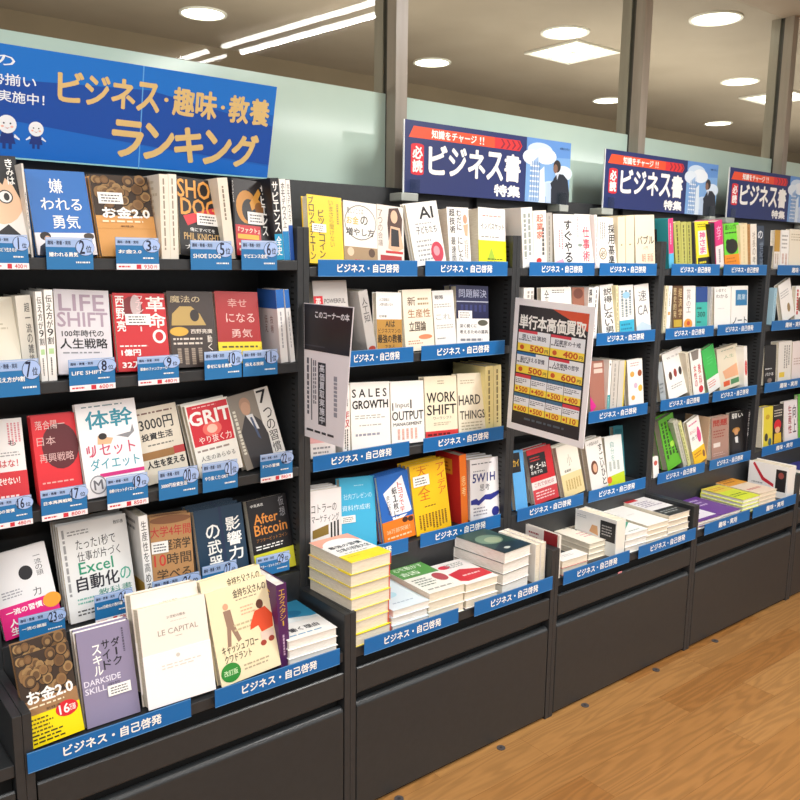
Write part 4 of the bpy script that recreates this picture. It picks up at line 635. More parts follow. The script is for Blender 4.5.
row(1, 'fourth', S4, [
 ('F', 'white コトラーのマーケティング', 309, (307.5, 492), 341, dict(n=3, t=.022, L=5, col='ebe7e6', art=[T(.1, .2, .85, .32, 'コトラーの', '2a2624', .0), T(.1, .35, .92, .46, 'マーケティング', '2a2624', .0), ('p', '8a7030', [(.12, .56), (.6, .5), (.6, .64), (.12, .68)]), ('r', .66, .48, .71, .74, '222'*2), ('r', .76, .47, .81, .74, '222'*2), ('r', .86, .46, .91, .73, '222'*2), ('l', .12, .72, .5, .8, 2, '9a9690')])),
 ('F', 'sky blue cover with thin white lettering', 342, (339, 479), 374, dict(t=.02, L=10, y0=.03, col='41b4de', art=[('l', .4, .1, .7, .13, 1, 'a8dcf0'), T(.1, .22, .9, .3, '社内プレゼンの', 'c8ecf8', .0), T(.05, .38, .85, .46, '資料作成術', 'd8f2fa', .0)], st=(.0, .52, .4, .62))),
 ('F', 'royal blue cover with white note', 385, (376, 478), 407, dict(n=3, t=.014, L=8, col='2266bc', art=[('p', 'f2f2f4', [(.15, .26), (.8, .06), (.98, .6), (.4, .76)]), V(.62, .14, .76, .6, 'トヨタで学', 'c83030', .01), V(.42, .2, .58, .66, '紙１枚に', '2a2a30', .02), V(.22, .3, .34, .6, 'まとめる', '3a3a40', .0), ('r', .1, .62, .9, .64, '2266bc')] , band=(.68, 'ee7d1c', [T(.1, .8, .85, .87, '38万部突破！', 'f8d8b0', .0), ('l', .1, .9, .9, .96, 1, 'f8d8b0'), ('e', .72, .72, .09, .04, '4a2818'), ('e', .9, .73, .09, .04, '4a2818')]))),
 ('F', 'yellow アイデア with orange vertical title', 417, (409, 467), 444, dict(n=3, t=.02, L=8, col='f6c414', art=[V(.74, .04, .96, .5, 'アイデア', 'd8602c', .01), ('l', .1, .03, .65, .06, 1, 'd89018'), T(.18, .03, .45, .18, '大', 'd86a1c', .0), T(.18, .34, .5, .52, '全', 'd0601c', .0), ('p', 'c8901c', [(.15, .42), (.4, .3), (.42, .32), (.16, .44)]), ('L', .1, .72, .92, .96, 9, '7a5410'), ('l', .3, .6, .7, .64, 1, '8a6414')], st=(.05, .16, .5, .31))),
 ('S', 'red spine book left of 5W1H, orange edge', 461.5, (459, 456), 466, dict(col='ee7a24', sidecol='cf2f2c', t=.12, y0=.03, side=[('r', .15, .08, .7, .3, 'e8a030'), ('l', .2, .12, .65, .27, 3, '8a4818')], art=[V(.2, .3, .8, .6, '思考', 'f6d8a0', .0)])),
 ('F', 'white 5W1H思考 with navy ribbon', 467, (466.5, 461), 499, dict(n=3, t=.03, L=5, col='f4f2f4', art=[('l', .05, .06, .95, .1, 1, '6a6a72'), ('l', .1, .18, .5, .22, 1, '9a9aa0'), T(.08, .24, .84, .38, '5W1H', '22307c', .03), T(.32, .42, .66, .53, '思考', '3a3a44', .0), ('p', '2a3490', [(.02, .66), (.2, .64), (.28, .68), (.5, .6), (.7, .6), (.98, .56), (.98, .63), (.7, .7), (.5, .68), (.28, .76), (.2, .74), (.02, .73)]), ('l', .1, .78, .6, .94, 3, '9a9aa4'), ('e', .86, .9, .13, .08, '28308a')])),
])
row(2, 'top', U1, [
 ('S', 'white spine at left end with green dots', 523, (521, 208), 532, dict(lo=xk(2)+.0055, art=[('L', .1, .1, .9, .95, 2, 'a0a8a0')], t=.16, col='f6f4ee')),
 ('S', 'white spine with orange red title', 534, (533, 211), 546, dict(art=[V(.25, .06, .75, .5, '起業家', 'd8684c', .02), ('L', .6, .3, .9, .9, 1, '5a5a5a'), ('e', .4, .88, .2, .05, 'c83030')], col='f6f1e8', t=.14)),
 ('S', 'grey page block spine beside すぐやる cover', 547, (546.5, 213), 552, sp('b8b4ac', 1, '8a867e', t=.15)),
 ('F', 'white すぐやる with bold black title', 555, (553, 214), 574, dict(L=5, t=.03, art=[V(.5, .1, .85, .92, 'すぐやる', 'k', .03), ('L', .2, .3, .45, .7, 2, 'e898a0'), ('p', 'e0a0b8', [(.0, .9), (.4, .84), (.5, 1), (0, 1)])])),
 ('F', 'white 仕事術 with pink red title', 576, (574.5, 214), 593, dict(L=5, t=.03, art=[V(.4, .22, .76, .9, '仕事術', 'e0405c', .02), ('L', .1, .05, .2, .5, 1, 'e0a0a8'), ('e', .25, .58, .12, .03, '8a9a90')])),
 ('S', 'thin white spine with pink line', 595, (593.5, 215), 597, sp('f2e8e6', 1, 'd898a0')),
 ('F', 'white 採用基準 with vertical black title', 598.5, (597.5, 217), 616, dict(L=5, t=.03, art=[V(.55, .12, .88, .95, '採用基準', '1c1a1c', .02), ('e', .25, .72, .2, .12, '8a6a3c'), ('e', .25, .72, .16, .1, 'f2ead8'), T(.12, .66, .38, .78, '必', '6a4c28', .02), ('L', .1, .1, .4, .45, 3, '9a9690')])),
 ('S', 'first cream spine right of 採用基準', 617, (616.5, 217), 625, dict(col='f3e6c6', t=.15, art=[('e', .5, .55, .12, .015, '9a8a60')])),
 ('S', 'second cream spine, left of バブル cover', 626, (625.5, 216), 634, dict(col='f4e8c8', t=.15, art=[('e', .5, .55, .12, .015, '9a8a60')])),
 ('F', 'cream バブル with red stamps', 636, (634.5, 215), 655.5, dict(L=4, t=.04, col='f5e8cc', art=[T(.1, .4, .95, .56, 'バブル', '2a241c', .02), T(.38, .6, .62, .66, '入門', '6a5c44', .0), T(.3, .74, .5, .9, '朝', 'd87860', .0), T(.6, .74, .9, .9, '新版', 'd87860', .0)])),
])
row(2, 'second', U2, [
 ('S', 'white spine above left corner of price poster', None, (524, 288), 534, sp('e6e2dc', 2, 'a09c96')),
 ('F', 'white cover peeking over the price poster', None, (541, 287.5), 571, dict(L=5, col='f4f0e8', art=[V(.1, .03, .25, .3, '金', '4a4a4a', .0), ('l', .35, .04, .8, .12, 2, '6a6a6a')])),
 ('F', 'cover with brown portrait behind price poster', None, (572, 287.5), 584, dict(L=5, col='9a6450', art=[('e', .5, .12, .4, .1, '6a3c30')])),
 ('S', 'black and white spine right above price poster', None, (584.5, 288), 594, dict(art=[V(.1, .02, .7, .3, '孤独', 'k', .03), ('L', .2, .4, .8, .9, 2, '555'*2)], t=.12)),
 ('S', 'thin white spine with black small title', None, (594.5, 287), 599, sp('f2f2f0', 1, '333333')),
 ('F', 'white 説得しない男 with vertical title', 602.5, (599.5, 286), 613, dict(L=4, art=[V(.25, .06, .85, .96, '説得しない男', '2a2a2e', .02)])),
 ('S', 'pale yellow spine with dark marks', 615, (613.5, 286), 618, sp('ece4b8', 1, '4a4430')),
 ('F', 'white cover with light blue lower label', 620, (618.5, 286), 633, dict(L=4, art=[('L', .1, .1, .9, .65, 3, '7a8a90'), ('e', .5, .2, .25, .07, '9ac8e4'), ('r', 0, .7, 1, 1, '35b2d4'), ('l', .1, .75, .9, .92, 2, '1c7ca0')])),
 ('F', 'white CA cover with thin lettering', 637, (634, 286), 653.5, dict(L=4, art=[T(.25, .12, .8, .34, '速', '5a5a5e', .0), T(.15, .42, .85, .62, 'CA', '5a5a5e', .0), ('p', 'c8dcec', [(0, 1), (0, .84), (.4, .75), (1, .88), (1, 1)])])),
])
row(2, 'third', U3, [
 ('F', 'brown cover with magenta foot beside price poster', None, (589, 362), 603.5, dict(L=6, col='a87060', art=[('r', .3, .04, .9, .12, 'e0c8bc'), ('r', .3, .15, .9, .23, 'e0c8bc'), ('p', 'd8288c', [(0, .66), (.4, .86), (0, 1)])])),
 ('S', 'white spine with teal lower half', None, (604, 361), 612, dict(art=[('e', .5, .08, .2, .02, '333333'), ('r', 0, .66, 1, 1, '3aa6ac'), ('L', .3, .7, .6, .95, 1, 'e0f0f0')], t=.12)),
 ('S', 'grey white spine left of yellow edged cover', None, (612.5, 361), 619, sp('d0ccc4', 1, 'a8a49c')),
 ('S', 'pale spine touching yellow edged cover', None, (619.5, 361), 626, dict(col='d4d0c8', art=[('r', .8, 0, 1, 1, 'e6d24a')])),
 ('F', 'white cover scattered with orange dots', 629, (627, 361), 642, dict(L=5, art=[('e', .3, .3, .14, .06, 'e8a84c'), ('e', .8, .3, .14, .07, 'a85a34'), ('e', .5, .55, .12, .06, 'd8b8d0'), ('e', .8, .62, .14, .07, 'e8c04c'), ('e', .3, .8, .12, .05, 'e8a84c'), ('l', .2, .05, .8, .15, 2, 'c8a0a0')])),
])
row(2, 'fourth', S4, [
 ('F', 'sky blue cover with black square, left end', 516, (511, 452), 523, dict(L=10, t=.02, col='5aa6e0', hi=9, art=[('r', 0, .03, .7, .36, '1c1c20'), T(.1, .14, .6, .26, 'カイ', 'e8b83c', .02)])),
 ('F', 'red ザ・ゴール２ with black square', 535, (526, 451), 550, dict(L=12, t=.02, y0=.03, col='c8202a', n=2, bc='c8c4c0', art=[('r', .0, .1, .72, .5, '1c181c'), ('l', .08, .14, .5, .24, 2, 'c83030'), T(.05, .27, .68, .38, 'ザ・ゴール2', 'w', .03), T(.05, .4, .5, .46, '思考プロ', 'w', .01)], band=(.6, 'e4dcd8', [T(.1, .62, .9, .7, 'これで会社は', 'b83038', .0), ('r', 0, .74, 1, 1, 'c83840'), ('l', .1, .78, .9, .94, 3, 'f0d0d0')]))),
 ('F', 'cream leaning cover with faint brush title', 565, (555.5, 448), 576, dict(L=12, t=.02, n=2, col='efe9da', spc='c8a890', art=[T(.4, .2, .62, .42, '小', 'a8a496', .0), T(.2, .48, .5, .53, '直島翔', '4a4840', .01), ('r', 0, .56, 1, 1, 'e3d09a'), ('L', .15, .68, .9, .92, 6, 'b89a58')])),
 ('F', 'white cover with woman portrait', 592, (584.5, 442), 601, dict(L=10, t=.024, n=2, col='f2eee8', art=[T(.1, .05, .8, .12, '一歩踏み出す', '5a5650', .0), ('e', .35, .56, .2, .14, '6a3c28'), ('e', .38, .57, .12, .09, 'e0b090'), V(.72, .12, .94, .96, 'すごいひと', '3a3632', .02)])),
 ('F', 'white cover with teal marks and lime foot', None, (602, 438), 621, dict(L=10, t=.02, col='eef0ec', art=[V(.3, .1, .5, .5, '自分を', '7ab0a8', .0), ('L', .1, .5, .8, .7, 3, 'b0b8b0'), ('p', 'c8dc28', [(0, .8), (1, .74), (1, 1), (0, 1)]), ('e', .1, .86, .14, .07, 'e86a3c')])),
 ('F', 'teal cover standing at right end', None, (613, 427), 629.5, dict(L=8, t=.02, y0=.10, lo=xk(2)+.5, col='4a97a6', art=[('r', .15, .06, .9, .14, '3a8090'), ('L', .3, .2, .8, .5, 3, '8ac0ca'), ('l', .1, .8, .9, .92, 2, 'a8d0d8')])),
])
row(3, 'top', U1, [
 ('S', 'pink spine above upright, blue foot', 669, (668, 219), 673, dict(lo=xk(3)+.004, col='e83a78', sidecol='3aa8b0', art=[('r', 0, .7, 1, 1, '5ab8e0'), ('L', .3, .1, .6, .6, 1, 'f8d0e0')], t=.13, side=[('r', .2, .2, .6, .6, '3a2c30')])),
 ('S', 'first olive yellow spine of three', 676, (673.5, 223), 680, sp('b4b45a', 1, '5a5a2c')),
 ('S', 'second olive yellow spine of three', 682, (680.5, 223), 686, sp('bcbc64', 1, '5a5a2c')),
 ('S', 'third olive yellow spine of three', 688, (686.5, 223), 691, sp('b4b45a', 1, '3a3a1c')),
 ('S', 'plain black spine left of yellow cover', 693, (691.5, 223), 694, sp('1a191c', 1, '1a191c')),
 ('F', 'yellow cover with pink lettering and black foot', 697, (694.5, 222), 708, dict(L=5, col='ecdc28', art=[('r', .2, .2, .8, .72, 'f4ece0'), V(.3, .22, .7, .7, '神さま', 'd8408c', .03), ('l', .2, .04, .9, .14, 2, '8a8020'), ('r', .1, .78, 1, 1, '1c1a14'), ('l', .2, .84, .9, .94, 1, 'e8d828')])),
 ('S', 'plain black spine right of yellow cover', 710, (708.5, 224), 714, sp('1a191c', 1, '1a191c')),
 ('S', 'magenta spine with white foot', 716.5, (714.5, 222), 722, dict(col='d8307c', art=[('r', 0, .52, 1, 1, 'ece4e4'), V(.2, .1, .8, .4, '女子', 'f8d8e4', .0), ('L', .3, .6, .7, .95, 1, '9a9098')])),
 ('F', 'lime green cover with black creature, orange foot', 725, (723.5, 224), 738.5, dict(L=4, col='6ad432', art=[T(.1, .03, .9, .14, '超シンプル', '1c2c10', .02), ('l', .1, .18, .9, .25, 1, '1c2c10'), ('e', .5, .52, .4, .17, '141614'), ('e', .25, .42, .14, .07, '141614')], band=(.7, 'f09020', [('l', .1, .75, .8, .9, 2, 'c87010')]))),
 ('S', 'wide cream spine right of green cover', 740, (739, 225), 747, sp('eeddb4', 1, 'e0cc9c')),
 ('S', 'narrow tan spine right of the cream one', 748, (747.2, 225), 750, sp('b8884c', 1, '8a6030')),
 ('S', 'white spine with faint brown title', 750.5, (750.2, 225.5), 756.5, dict(col='efe9de', art=[V(.3, .15, .8, .9, '社長の考', '8a7c6c', .0)])),
 ('F', 'dark slate cover with white の', 757.5, (757, 226), 768.5, dict(L=4, col='3a4658', hi=xk(4)-.004, art=[T(.1, .12, .8, .3, 'の', 'e8ecf0', .02), V(.3, .36, .9, .94, '世紀論', '8a98a8', .0)])),
])
row(3, 'second', U2, [
 ('S', 'cream spine at left end', None, (665.5, 286), 668.5, sp('e6dcbc', 1, '9a8a60')),
 ('S', 'white spine with orange mark', None, (669, 286), 672.5, dict(art=[('r', .2, .55, .8, .62, 'd8a04c'), ('L', .3, .1, .6, .5, 1, '6a6a6a')])),
 ('F', 'brown and gold cover with vertical columns', None, (673, 286), 683, dict(L=4, col='6a4a2c', art=[V(.05, .04, .35, .7, '歴史的発', 'e0d0a0', .0), V(.55, .04, .9, .7, '経済学', 'e0c890', .0), ('r', .1, .74, .9, .9, 'c8a838')])),
 ('F', 'white cover with orange flower foot', None, (683.5, 286), 695.5, dict(L=4, col='f0ebe6', art=[V(.25, .06, .6, .6, '世界のエ', '8a8480', .0), ('e', .4, .85, .35, .12, 'e89a38'), ('e', .42, .83, .14, .05, 'c8502c')])),
 ('F', 'teal 3つの cover with navy top', None, (696, 287), 707.5, dict(L=4, col='3cb4a8', art=[('r', 0, 0, 1, .36, '22468c'), ('l', .1, .45, .6, .55, 1, '1c5a54'), T(.15, .58, .8, .7, '300', '1c3a3c', .02), ('l', .1, .78, .5, .86, 1, '1c5a54')])),
 ('S', 'light grey spine in the middle', None, (708, 287), 713.5, sp('c0c0bc', 1, '9a9a96')),
 ('F', 'white cover with small title at top', None, (714.5, 287), 731, dict(L=4, art=[T(.1, .05, .7, .13, 'いますぐ', '4a4a4a', .0), T(.1, .18, .8, .27, 'わかる', '4a4a4a', .0), ('l', .2, .5, .6, .55, 1, 'd8d8d8')])),
 ('F', 'white cover with blue square', None, (731.5, 286), 748, dict(L=4, art=[('r', .25, .1, .95, .48, '2c7cb0'), T(.35, .2, .85, .34, '農業', 'd8ecf4', .0), T(.1, .76, .95, .92, 'ノート', '2a2a2c', .02)])),
])
row(3, 'third', U3, [
 ('F', 'grey blue leaning cover at left end', 661, (656.5, 364), 662, dict(L=5, t=.02, col='a8b0b4', lo=xk(3)+.019, art=[('l', .1, .5, .8, .8, 3, '6a7478')])),
 ('F', 'white leaning cover with three tiny figures', 669.5, (661.5, 355), 681, dict(L=8, art=[T(.2, .1, .8, .15, '佐々木', '8a8a8c', .0), ('e', .25, .5, .08, .09, '5a3c30'), ('e', .5, .48, .08, .09, '9a3a34'), ('e', .75, .48, .08, .09, '3a3434'), ('l', .2, .7, .8, .8, 2, 'a8a8aa')])),
 ('S', 'cream spine right of three figures cover', 687, (682, 354), 688, sp('d8d0bc', 1, 'b8ac90')),
 ('F', 'white leaning cover with red lettering', 694, (689.5, 353), 700.5, dict(L=5, art=[('p', '8a8078', [(.1, .0), (.8, .0), (.7, .2), (.2, .2)]), V(.2, .3, .45, .8, '女性の', 'c83c44', .02), V(.6, .3, .85, .8, '教科', 'c83c44', .02), ('e', .7, .88, .2, .08, 'd83a44')])),
 ('F', 'bright green leaning cover with white foot', 709, (701, 351), 713, dict(L=6, y0=.03, col='3fc058', hi=9, art=[('r', 0, .68, 1, 1, 'f0f0ec'), ('l', .1, .74, .7, .9, 3, 'e07868'), ('l', .3, .2, .8, .4, 3, '58cc70')])),
 ('F', 'cream cover with orange drawing', 718, (714.5, 350), 737, dict(L=6, y0=.035, t=.03, col='e8dfc8', art=[('l', .2, .05, .9, .1, 1, '9aa890'), T(.3, .2, .8, .28, '人生', '9ab08a', .0), ('p', 'e8b088', [(.2, .55), (.9, .45), (.95, .75), (.3, .75)]), ('r', .2, .8, .5, .92, 'e05a2c'), ('r', .55, .8, .95, .92, '4a8a58')])),
 ('S', 'white spine with red round seal', 740, (739, 348), 747, dict(art=[('e', .55, .5, .35, .18, 'd83034'), ('L', .4, .42, .7, .58, 1, 'f8d8d0')], t=.12)),
])
row(3, 'fourth', S4, [
 ('F', 'small white card like cover at left end', 653.5, (652.5, 458), 658, dict(L=4, t=.01, y0=.004, lo=xk(3)+.0005+.019, art=[('e', .5, .3, .3, .12, 'c85a50')])),
 ('F', 'green cover peppered with black lettering', 668, (658, 421), 672.5, dict(L=8, t=.03, y0=.03, n=2, col='62b82e', art=[('L', .08, .08, .92, .9, 4, '2c4a1c'), ('e', .6, .55, .14, .06, 'a8e04c'), ('r', .5, .3, 1, .5, '4fae28')])),
 ('S', 'pale grey spine beside peppered green cover', 684, (673, 423), 677, sp('c8c8b8', 1, 'a8a898', y0=.03)),
 ('S', 'pale yellow green spine beside pink pear cover', 688, (677.5, 424), 681, sp('dcdc9c', 1, '8a9a50', y0=.03)),
 ('F', 'white leaning cover with pink pear, yellow foot', 691, (682.5, 424), 698, dict(L=6, y0=.012, art=[('l', .1, .06, .8, .14, 1, 'd87a9a'), T(.1, .22, .6, .3, 'おいしい', 'c84a5c', .01), T(.15, .36, .6, .45, '合う', '4a4a50', .0), ('e', .76, .42, .16, .15, 'e0508c'), ('e', .76, .32, .1, .1, 'e0508c')], band=(.66, 'f6c428', [('l', .1, .72, .8, .85, 2, 'c87a20'), ('e', .85, .85, .1, .08, '8a5a3c')]))),
 ('S', 'tan spine left of pale brown cover', None, (702, 419), 710, dict(col='c8a888', t=.12, art=[('L', .3, .1, .6, .8, 1, '8a6a50')])),
 ('F', 'pale brown cover with rust lettering', None, (711.5, 418), 728.5, dict(L=5, t=.03, col='b08a7c', art=[T(.1, .08, .45, .22, '問', 'a8382c', .04), T(.5, .08, .9, .22, '題', 'a8382c', .04), ('l', .1, .3, .9, .5, 3, '9a4a3c'), ('r', .1, .6, .5, .7, 'e8dcd4'), ('l', .1, .82, .8, .92, 2, 'd0b0a4')])),
 ('F', 'black cover with straw hatted figure', None, (729.5, 413), 744, dict(L=5, t=.02, col='1c1a1a', art=[T(.15, .04, .9, .15, '弱い', 'e8e8e4', .02), ('e', .45, .42, .26, .06, 'b8843c'), ('e', .45, .46, .14, .08, 'c89468'), ('p', '2c2c30', [(.15, 1), (.2, .6), (.45, .52), (.7, .6), (.8, 1)]), ('p', 'e0e0e0', [(.35, .58), (.55, .56), (.6, .72), (.4, .7)])])),
 ('S', 'black spine with white title at right end', None, (744.5, 411), 750.5, dict(col='1f1d20', art=[V(.15, .05, .85, .6, '日本の仕事', 'd8d8d8', .0)])),
])
row(4, 'top', U1, [
 ('F', 'gold and white cover at left end', None, (775, 230), 781, dict(L=3, col='efe8e0', lo=xk(4)+.02, art=[('r', 0, .0, .9, .55, 'c0963c'), ('L', .1, .6, .8, .9, 2, 'b8a088')])),
 ('F', 'white cover with grey lettering', None, (781.5, 230), 789.5, dict(L=3, art=[('l', .1, .1, .9, .5, 4, 'a8a49e'), ('L', .1, .6, .9, .9, 2, 'd0a898')])),
 ('F', 'cream cover cut by photo edge', None, (790, 229), 806, dict(L=3, col='f0e8d4', art=[('l', .1, .1, .9, .3, 3, 'c8bca0')])),
])
row(4, 'second', U2, [
 ('S', 'pale blue spine at left end', None, (775, 288), 777.5, sp('a8ccdc', 1, '7aa8bc')),
 ('F', 'white leaning cover with small brown drawing', 783, (778, 286), 790, dict(L=3, art=[('l', .1, .2, .8, .4, 3, 'b8b8b8'), ('e', .6, .7, .12, .12, '9a8050')])),
 ('F', 'white cover with brown disc', None, (791, 286), 808, dict(L=3, art=[('e', .4, .5, .25, .2, '7a5a44'), ('L', .05, .1, .3, .9, 1, 'c83a3a')])),
])
row(4, 'third', U3, [
 ('F', 'black cover with small white lettering', None, (765, 346), 776.5, dict(L=3, col='1a1818', lo=xk(4)+.0195, art=[('l', .1, .55, .8, .62, 1, 'd8d8d8'), T(.1, .68, .8, .76, 'パクる', 'e8e8e8', .02), ('e', .5, .88, .2, .06, '8a7a70')])),
 ('F', 'white cover with yellow note at foot', None, (779, 342), 792, dict(L=3, col='e8e4dc', t=.04, art=[('L', .4, .1, .9, .7, 3, '9a9690'), ('r', .1, .74, .5, .86, 'e8c83c')])),
 ('F', 'pinkish white cover cut by photo edge', None, (793, 342), 808, dict(L=3, col='ece0dc', art=[('l', .1, .4, .9, .6, 3, 'c8b0a8')])),
])
row(4, 'fourth', S4, [
 ('F', 'yellow cover at left end with dark figures', None, (762.5, 408), 773, dict(L=4, col='e6d43c', t=.04, lo=xk(4)+.0195, art=[('r', .0, .0, .12, 1, 'f4eccc'), ('e', .5, .25, .2, .06, 'c8a428'), ('e', .4, .75, .16, .1, '3a3a34'), ('e', .75, .88, .16, .1, '4a6a70')])),
 ('F', 'black cover with red capped yellow figure', None, (773.5, 406), 783.5, dict(L=4, col='26221e', art=[('e', .45, .5, .35, .14, 'd8202c'), ('e', .45, .62, .25, .08, 'e8b48c'), ('p', 'ecc02c', [(.1, .95), (.15, .7), (.8, .7), (.85, .95)]), ('l', .1, .1, .9, .3, 3, 'd8d0c0')])),
 ('F', 'white leaning cover with red lettering', None, (784, 402), 797, dict(L=6, y0=.012, col='efe8e8', art=[V(.3, .1, .55, .8, '生産性', 'a83a4a', .02), V(.65, .1, .9, .8, '向上', '4a3a44', .02)])),
 ('F', 'bright green cover cut by photo edge', None, (798, 395), 816, dict(L=6, col='62c03c', art=[('l', .1, .1, .9, .5, 4, 'b0e08c')])),
])
# ------------------------------------------------------------------ the front ledges: piles lying flat and a few books on edge
def lg(k): return f'front ledge of {BAY[k]} bookcase'
WB = dict(pw=1)
stack(lg(0), 'white book with blue upper half', (289, 642), 337, None, 3, ZL, dict(pw=1, pile='white and blue', art=[('r', 0, 0, 1, .52, '3a9cc8'), ('l', .1, .08, .7, .2, 2, '8ad0e4'), ('e', .5, .35, .3, .1, '2a80b0'), ('p', 'e8f0f0', [(0, .5), (.4, .42), (1, .55), (1, .6), (0, .56)]), T(.2, .72, .8, .82, '働く理由', '3a3a44', .02), ('l', .1, .88, .9, .93, 1, '5a9ac0')]), BL=(286, 607))
stack(lg(1), 'white and yellow book with red edges', (352, 563), 392.5, None, 7, ZL, dict(pile='tall yellow', spc='e25a48', sp='R', bc='f0dc48', col='f4f2ec', art=[('r', 0, 0, 1, .3, 'f0a890'), ('e', .5, .4, .48, .3, 'f8f6f2'), T(.1, .34, .9, .44, '最強の習慣', '2a2a2e', .03), T(.15, .48, .95, .6, '仕事の技術大全', '2a2a2e', .03), ('l', .2, .64, .8, .7, 1, 'a8a8a8')], band=(.72, 'f8e21c', [('l', .1, .8, .5, .84, 1, 'd8b818')])), BL=(309, 543), y0=-.218)
stack(lg(1), 'pale blue book beside tall yellow pile', (393.5, 611), 429.5, None, 3, ZL, dict(pile='pale blue', pw=1, col='d8eaf0', bc='dfe8ee', art=[('l', .2, .2, .8, .3, 2, '9accdc'), ('e', .4, .55, .2, .1, 'b0dce8'), ('l', .2, .8, .8, .86, 1, 'a0b8c8')]), BL=(380, 582))
stack(lg(1), 'green and white book', (430, 594), 465, None, 3, ZL, dict(pile='green and white', col='eef0e6', art=[('r', 0, 0, 1, .45, '5a9c4c'), T(.1, .08, .9, .2, '心を動かす', 'e8f4e0', .01), T(.1, .26, .6, .38, '話', 'e8f4e0', .01), ('l', .1, .52, .6, .8, 4, '6a7a6a'), ('e', .8, .62, .16, .14, 'b04a50'), ('l', .1, .86, .9, .94, 1, '9a9a90')]), BL=(393, 568))
stack(lg(1), 'red and white book beside dark green', (466.5, 585), 498, None, 3, ZL, dict(pile='red and white', col='f0ece8', spc='d0a8a0', art=[('p', 'c82434', [(0, .5), (.5, .4), (1, .55), (1, .85), (.2, .9), (0, .8)]), ('e', .25, .2, .16, .08, 'd83048'), ('l', .3, .1, .9, .3, 3, '7a8a80'), ('l', .3, .62, .9, .72, 1, 'f0d0d0')]), BL=(438, 565))
stack(lg(1), 'dark green landscape book', (505, 553), 534, None, 4, ZL, dict(pile='dark green', pw=1, col='2c4c44', spc='e8e8e4', bc='e8e4e0', art=[('r', 0, 0, 1, .3, '3c5a4c'), ('e', .45, .45, .38, .2, '7a9a80'), ('e', .5, .5, .24, .12, 'a8bc98'), ('p', '1c3038', [(0, .8), (.5, .66), (1, .75), (1, 1), (0, 1)]), ('e', .35, .86, .1, .04, 'c8d0c8')]), BL=(455, 536))
row(1, 'front ledge', ZL, [
 ('E', 'white paperback on edge beside dark green pile', None, (536, 545), 541, dict(y0=-.2, t=.17, col='f4f0ec', sidecol='efeae2', lo=0, side=[('l', .3, .05, .8, .12, 1, '4a4a4a')])),
 ('E', 'paperback on edge with dark red cover end', None, (541.5, 543), 546, dict(y0=-.2, t=.17, col='f0ece4', sidecol='ece4de', lo=0)),
])
row(2, 'front ledge', ZL, [
 ('S', 'narrow white book on edge at left end', None, (555, 537), 561.5, dict(y0=-.219, t=.15, col='f1ece0', sidecol='e6e0d8', lo=xk(2)+.0195, pw=1, side=[('r', .55, 0, .95, .5, '8c1f26'), ('l', .1, .1, .45, .3, 2, '9a3a40')])),
])
stack(lg(2), 'cream book with brush lettering', (590, 544), 616, None, 3, ZL, dict(pile='cream brush lettered', col='f2ead8', art=[T(.3, .1, .6, .25, '生き', '2a2622', .02), T(.5, .28, .85, .42, '方を', '2a2622', .02), ('l', .3, .5, .8, .75, 3, 'd89aa0')]), BL=(546, 527), y0=-.17)
stack(lg(2), 'plain white book in front of cream pile', (564, 562), 589, None, 2, ZL, dict(pile='low plain white', col='f0eee8', spc='c89088', bc='b86a60', art=[('l', .3, .3, .7, .6, 2, 'b8b4ae')]), BL=(560, 545), y0=-.219, dmax=.06)
row(2, 'front ledge', ZL, [
 ('S', 'white book on edge with black tag', None, (617, 521), 626, dict(y0=-.215, t=.185, col='f2ece0', sidecol='eef0ee', lo=xk(2)+.3, side=[('r', .62, .1, .98, .62, '26262a'), ('l', .66, .2, .94, .5, 4, 'b8b8b8'), ('p', 'd8a878', [(.36, .5), (.42, .3), (.55, .3), (.58, .55)]), ('l', .05, .1, .3, .2, 2, 'b0b8bc')])),
])
stack(lg(2), 'white book with green edge picture', (627, 535), 648, None, 3, ZL, dict(pile='green edged', col='eef0ec', pw=1, art=[('p', '3c9c80', [(0, .3), (.9, .1), (1, .4), (.2, .8)]), ('l', .3, .82, .9, .92, 1, '8a9a90')]), BL=(612, 522))
stack(lg(2), 'plain cream white book, tall pile', (648.5, 526), 669, None, 4, ZL, dict(pile='plain cream white', col='f4f1ea', art=[('l', .3, .4, .7, .5, 1, 'e0dcd4')]), BL=(604, 510))
stack(lg(2), 'white book with black and red ends', (669.7, 516), 690, None, 4, ZL, dict(pile='black fronted', col='f0ecea', art=[('r', 0, 0, .5, .14, 'c02830'), ('l', .1, .2, .9, .5, 4, '9a8ca0'), ('r', 0, .66, 1, 1, '2c2a2c'), ('l', .1, .74, .9, .9, 2, '9a9a9a')]), BL=(632, 500))
stack(lg(3), 'purple book, left of two piles', (697, 523), 721, None, 3, ZL, dict(pile='left purple', col='6a3c90', bc='e8e4e8', art=[('r', .0, .6, 1, .92, 'e8e4ec'), ('l', .1, .66, .8, .8, 2, '4a3a5c'), ('l', .1, .1, .9, .3, 2, 'c8a060')]), BL=(683, 502))
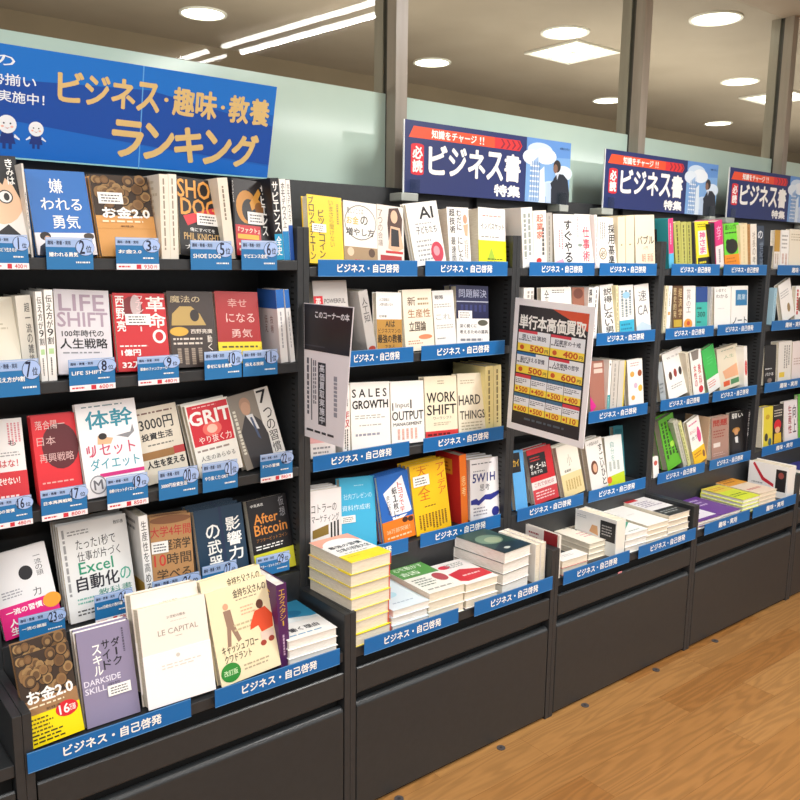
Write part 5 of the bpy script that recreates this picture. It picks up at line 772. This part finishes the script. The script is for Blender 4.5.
stack(lg(3), 'purple book, right of two piles', (722, 515), 741, None, 3, ZL, dict(pile='right purple', col='6c3e94', bc='e8e4e8', art=[('l', .1, .3, .8, .6, 3, 'd8c8e8')]), BL=(704, 496))
row(3, 'front ledge', ZL, [
 ('S', 'white book on edge with red arc', None, (789, 468), 796.5, dict(y0=-.215, t=.185, col='f3eee6', sidecol='f2f0ee', lo=xk(3)+.3, hi=xk(4)-.001, side=[('p', 'c8283a', [(.1, .08), (.14, .02), (.4, .45), (.66, .6), (.66, .7), (.36, .55)]), ('r', .7, .12, .96, .8, '222024'), ('e', .83, .3, .07, .1, '9a4a44'), ('l', .1, .6, .45, .8, 2, 'a8a8aa')])),
])
stack(lg(3), 'lime and yellow book', (744, 500), 760, None, 4, ZL, dict(pile='lime yellow', pw=1, col='d8e43c', art=[('r', 0, 0, 1, .4, 'e8d04c'), ('l', .1, .1, .9, .3, 2, 'd88a3c'), ('l', .1, .6, .9, .8, 2, '5a7a20')]), BL=(700, 484), dmax=.2)
stack(lg(3), 'orange topped book by red arc book', (760.6, 494), 777, None, 4, ZL, dict(pile='orange topped', col='ecd8c0', art=[('r', 0, 0, 1, .5, 'e8a43c'), ('l', .1, .15, .9, .4, 3, '9a5a28'), ('l', .1, .7, .9, .85, 1, 'c87a6c')]), BL=(738, 477))
stack(lg(4), 'white and orange book at left end', (800, 482), 822, None, 5, ZL, dict(pile='white and orange', col='ece4dc', art=[('r', 0, 0, 1, .4, 'd8683c'), ('l', .1, .5, .9, .8, 3, 'b08a80')]), BL=(775, 450))
stack(lg(4), 'blue and white book cut by photo edge', (823, 476), 842, None, 5, ZL, dict(pile='blue and white', col='e8e4ec', art=[('r', 0, .5, 1, 1, '3a3a8c')]), BL=(793, 446))
m = MB(); m.box((0, 0, 0), (.022, .001, .006), 'd88a90'); o = m.build('paper_tag'); o.location = at_y(618, 574, YB-.0015)
tag(o, 'tiny pink paper tag stuck above the drawer of the middle bookcase', 'tag')
dup_l = [l for l in set(LABELS) if LABELS.count(l) > 1 and 'cap' not in l]
print('DUPLICATE LABELS', dup_l, 'LONG', [l for l in LABELS if not 4 <= len(l.split()) <= 16])
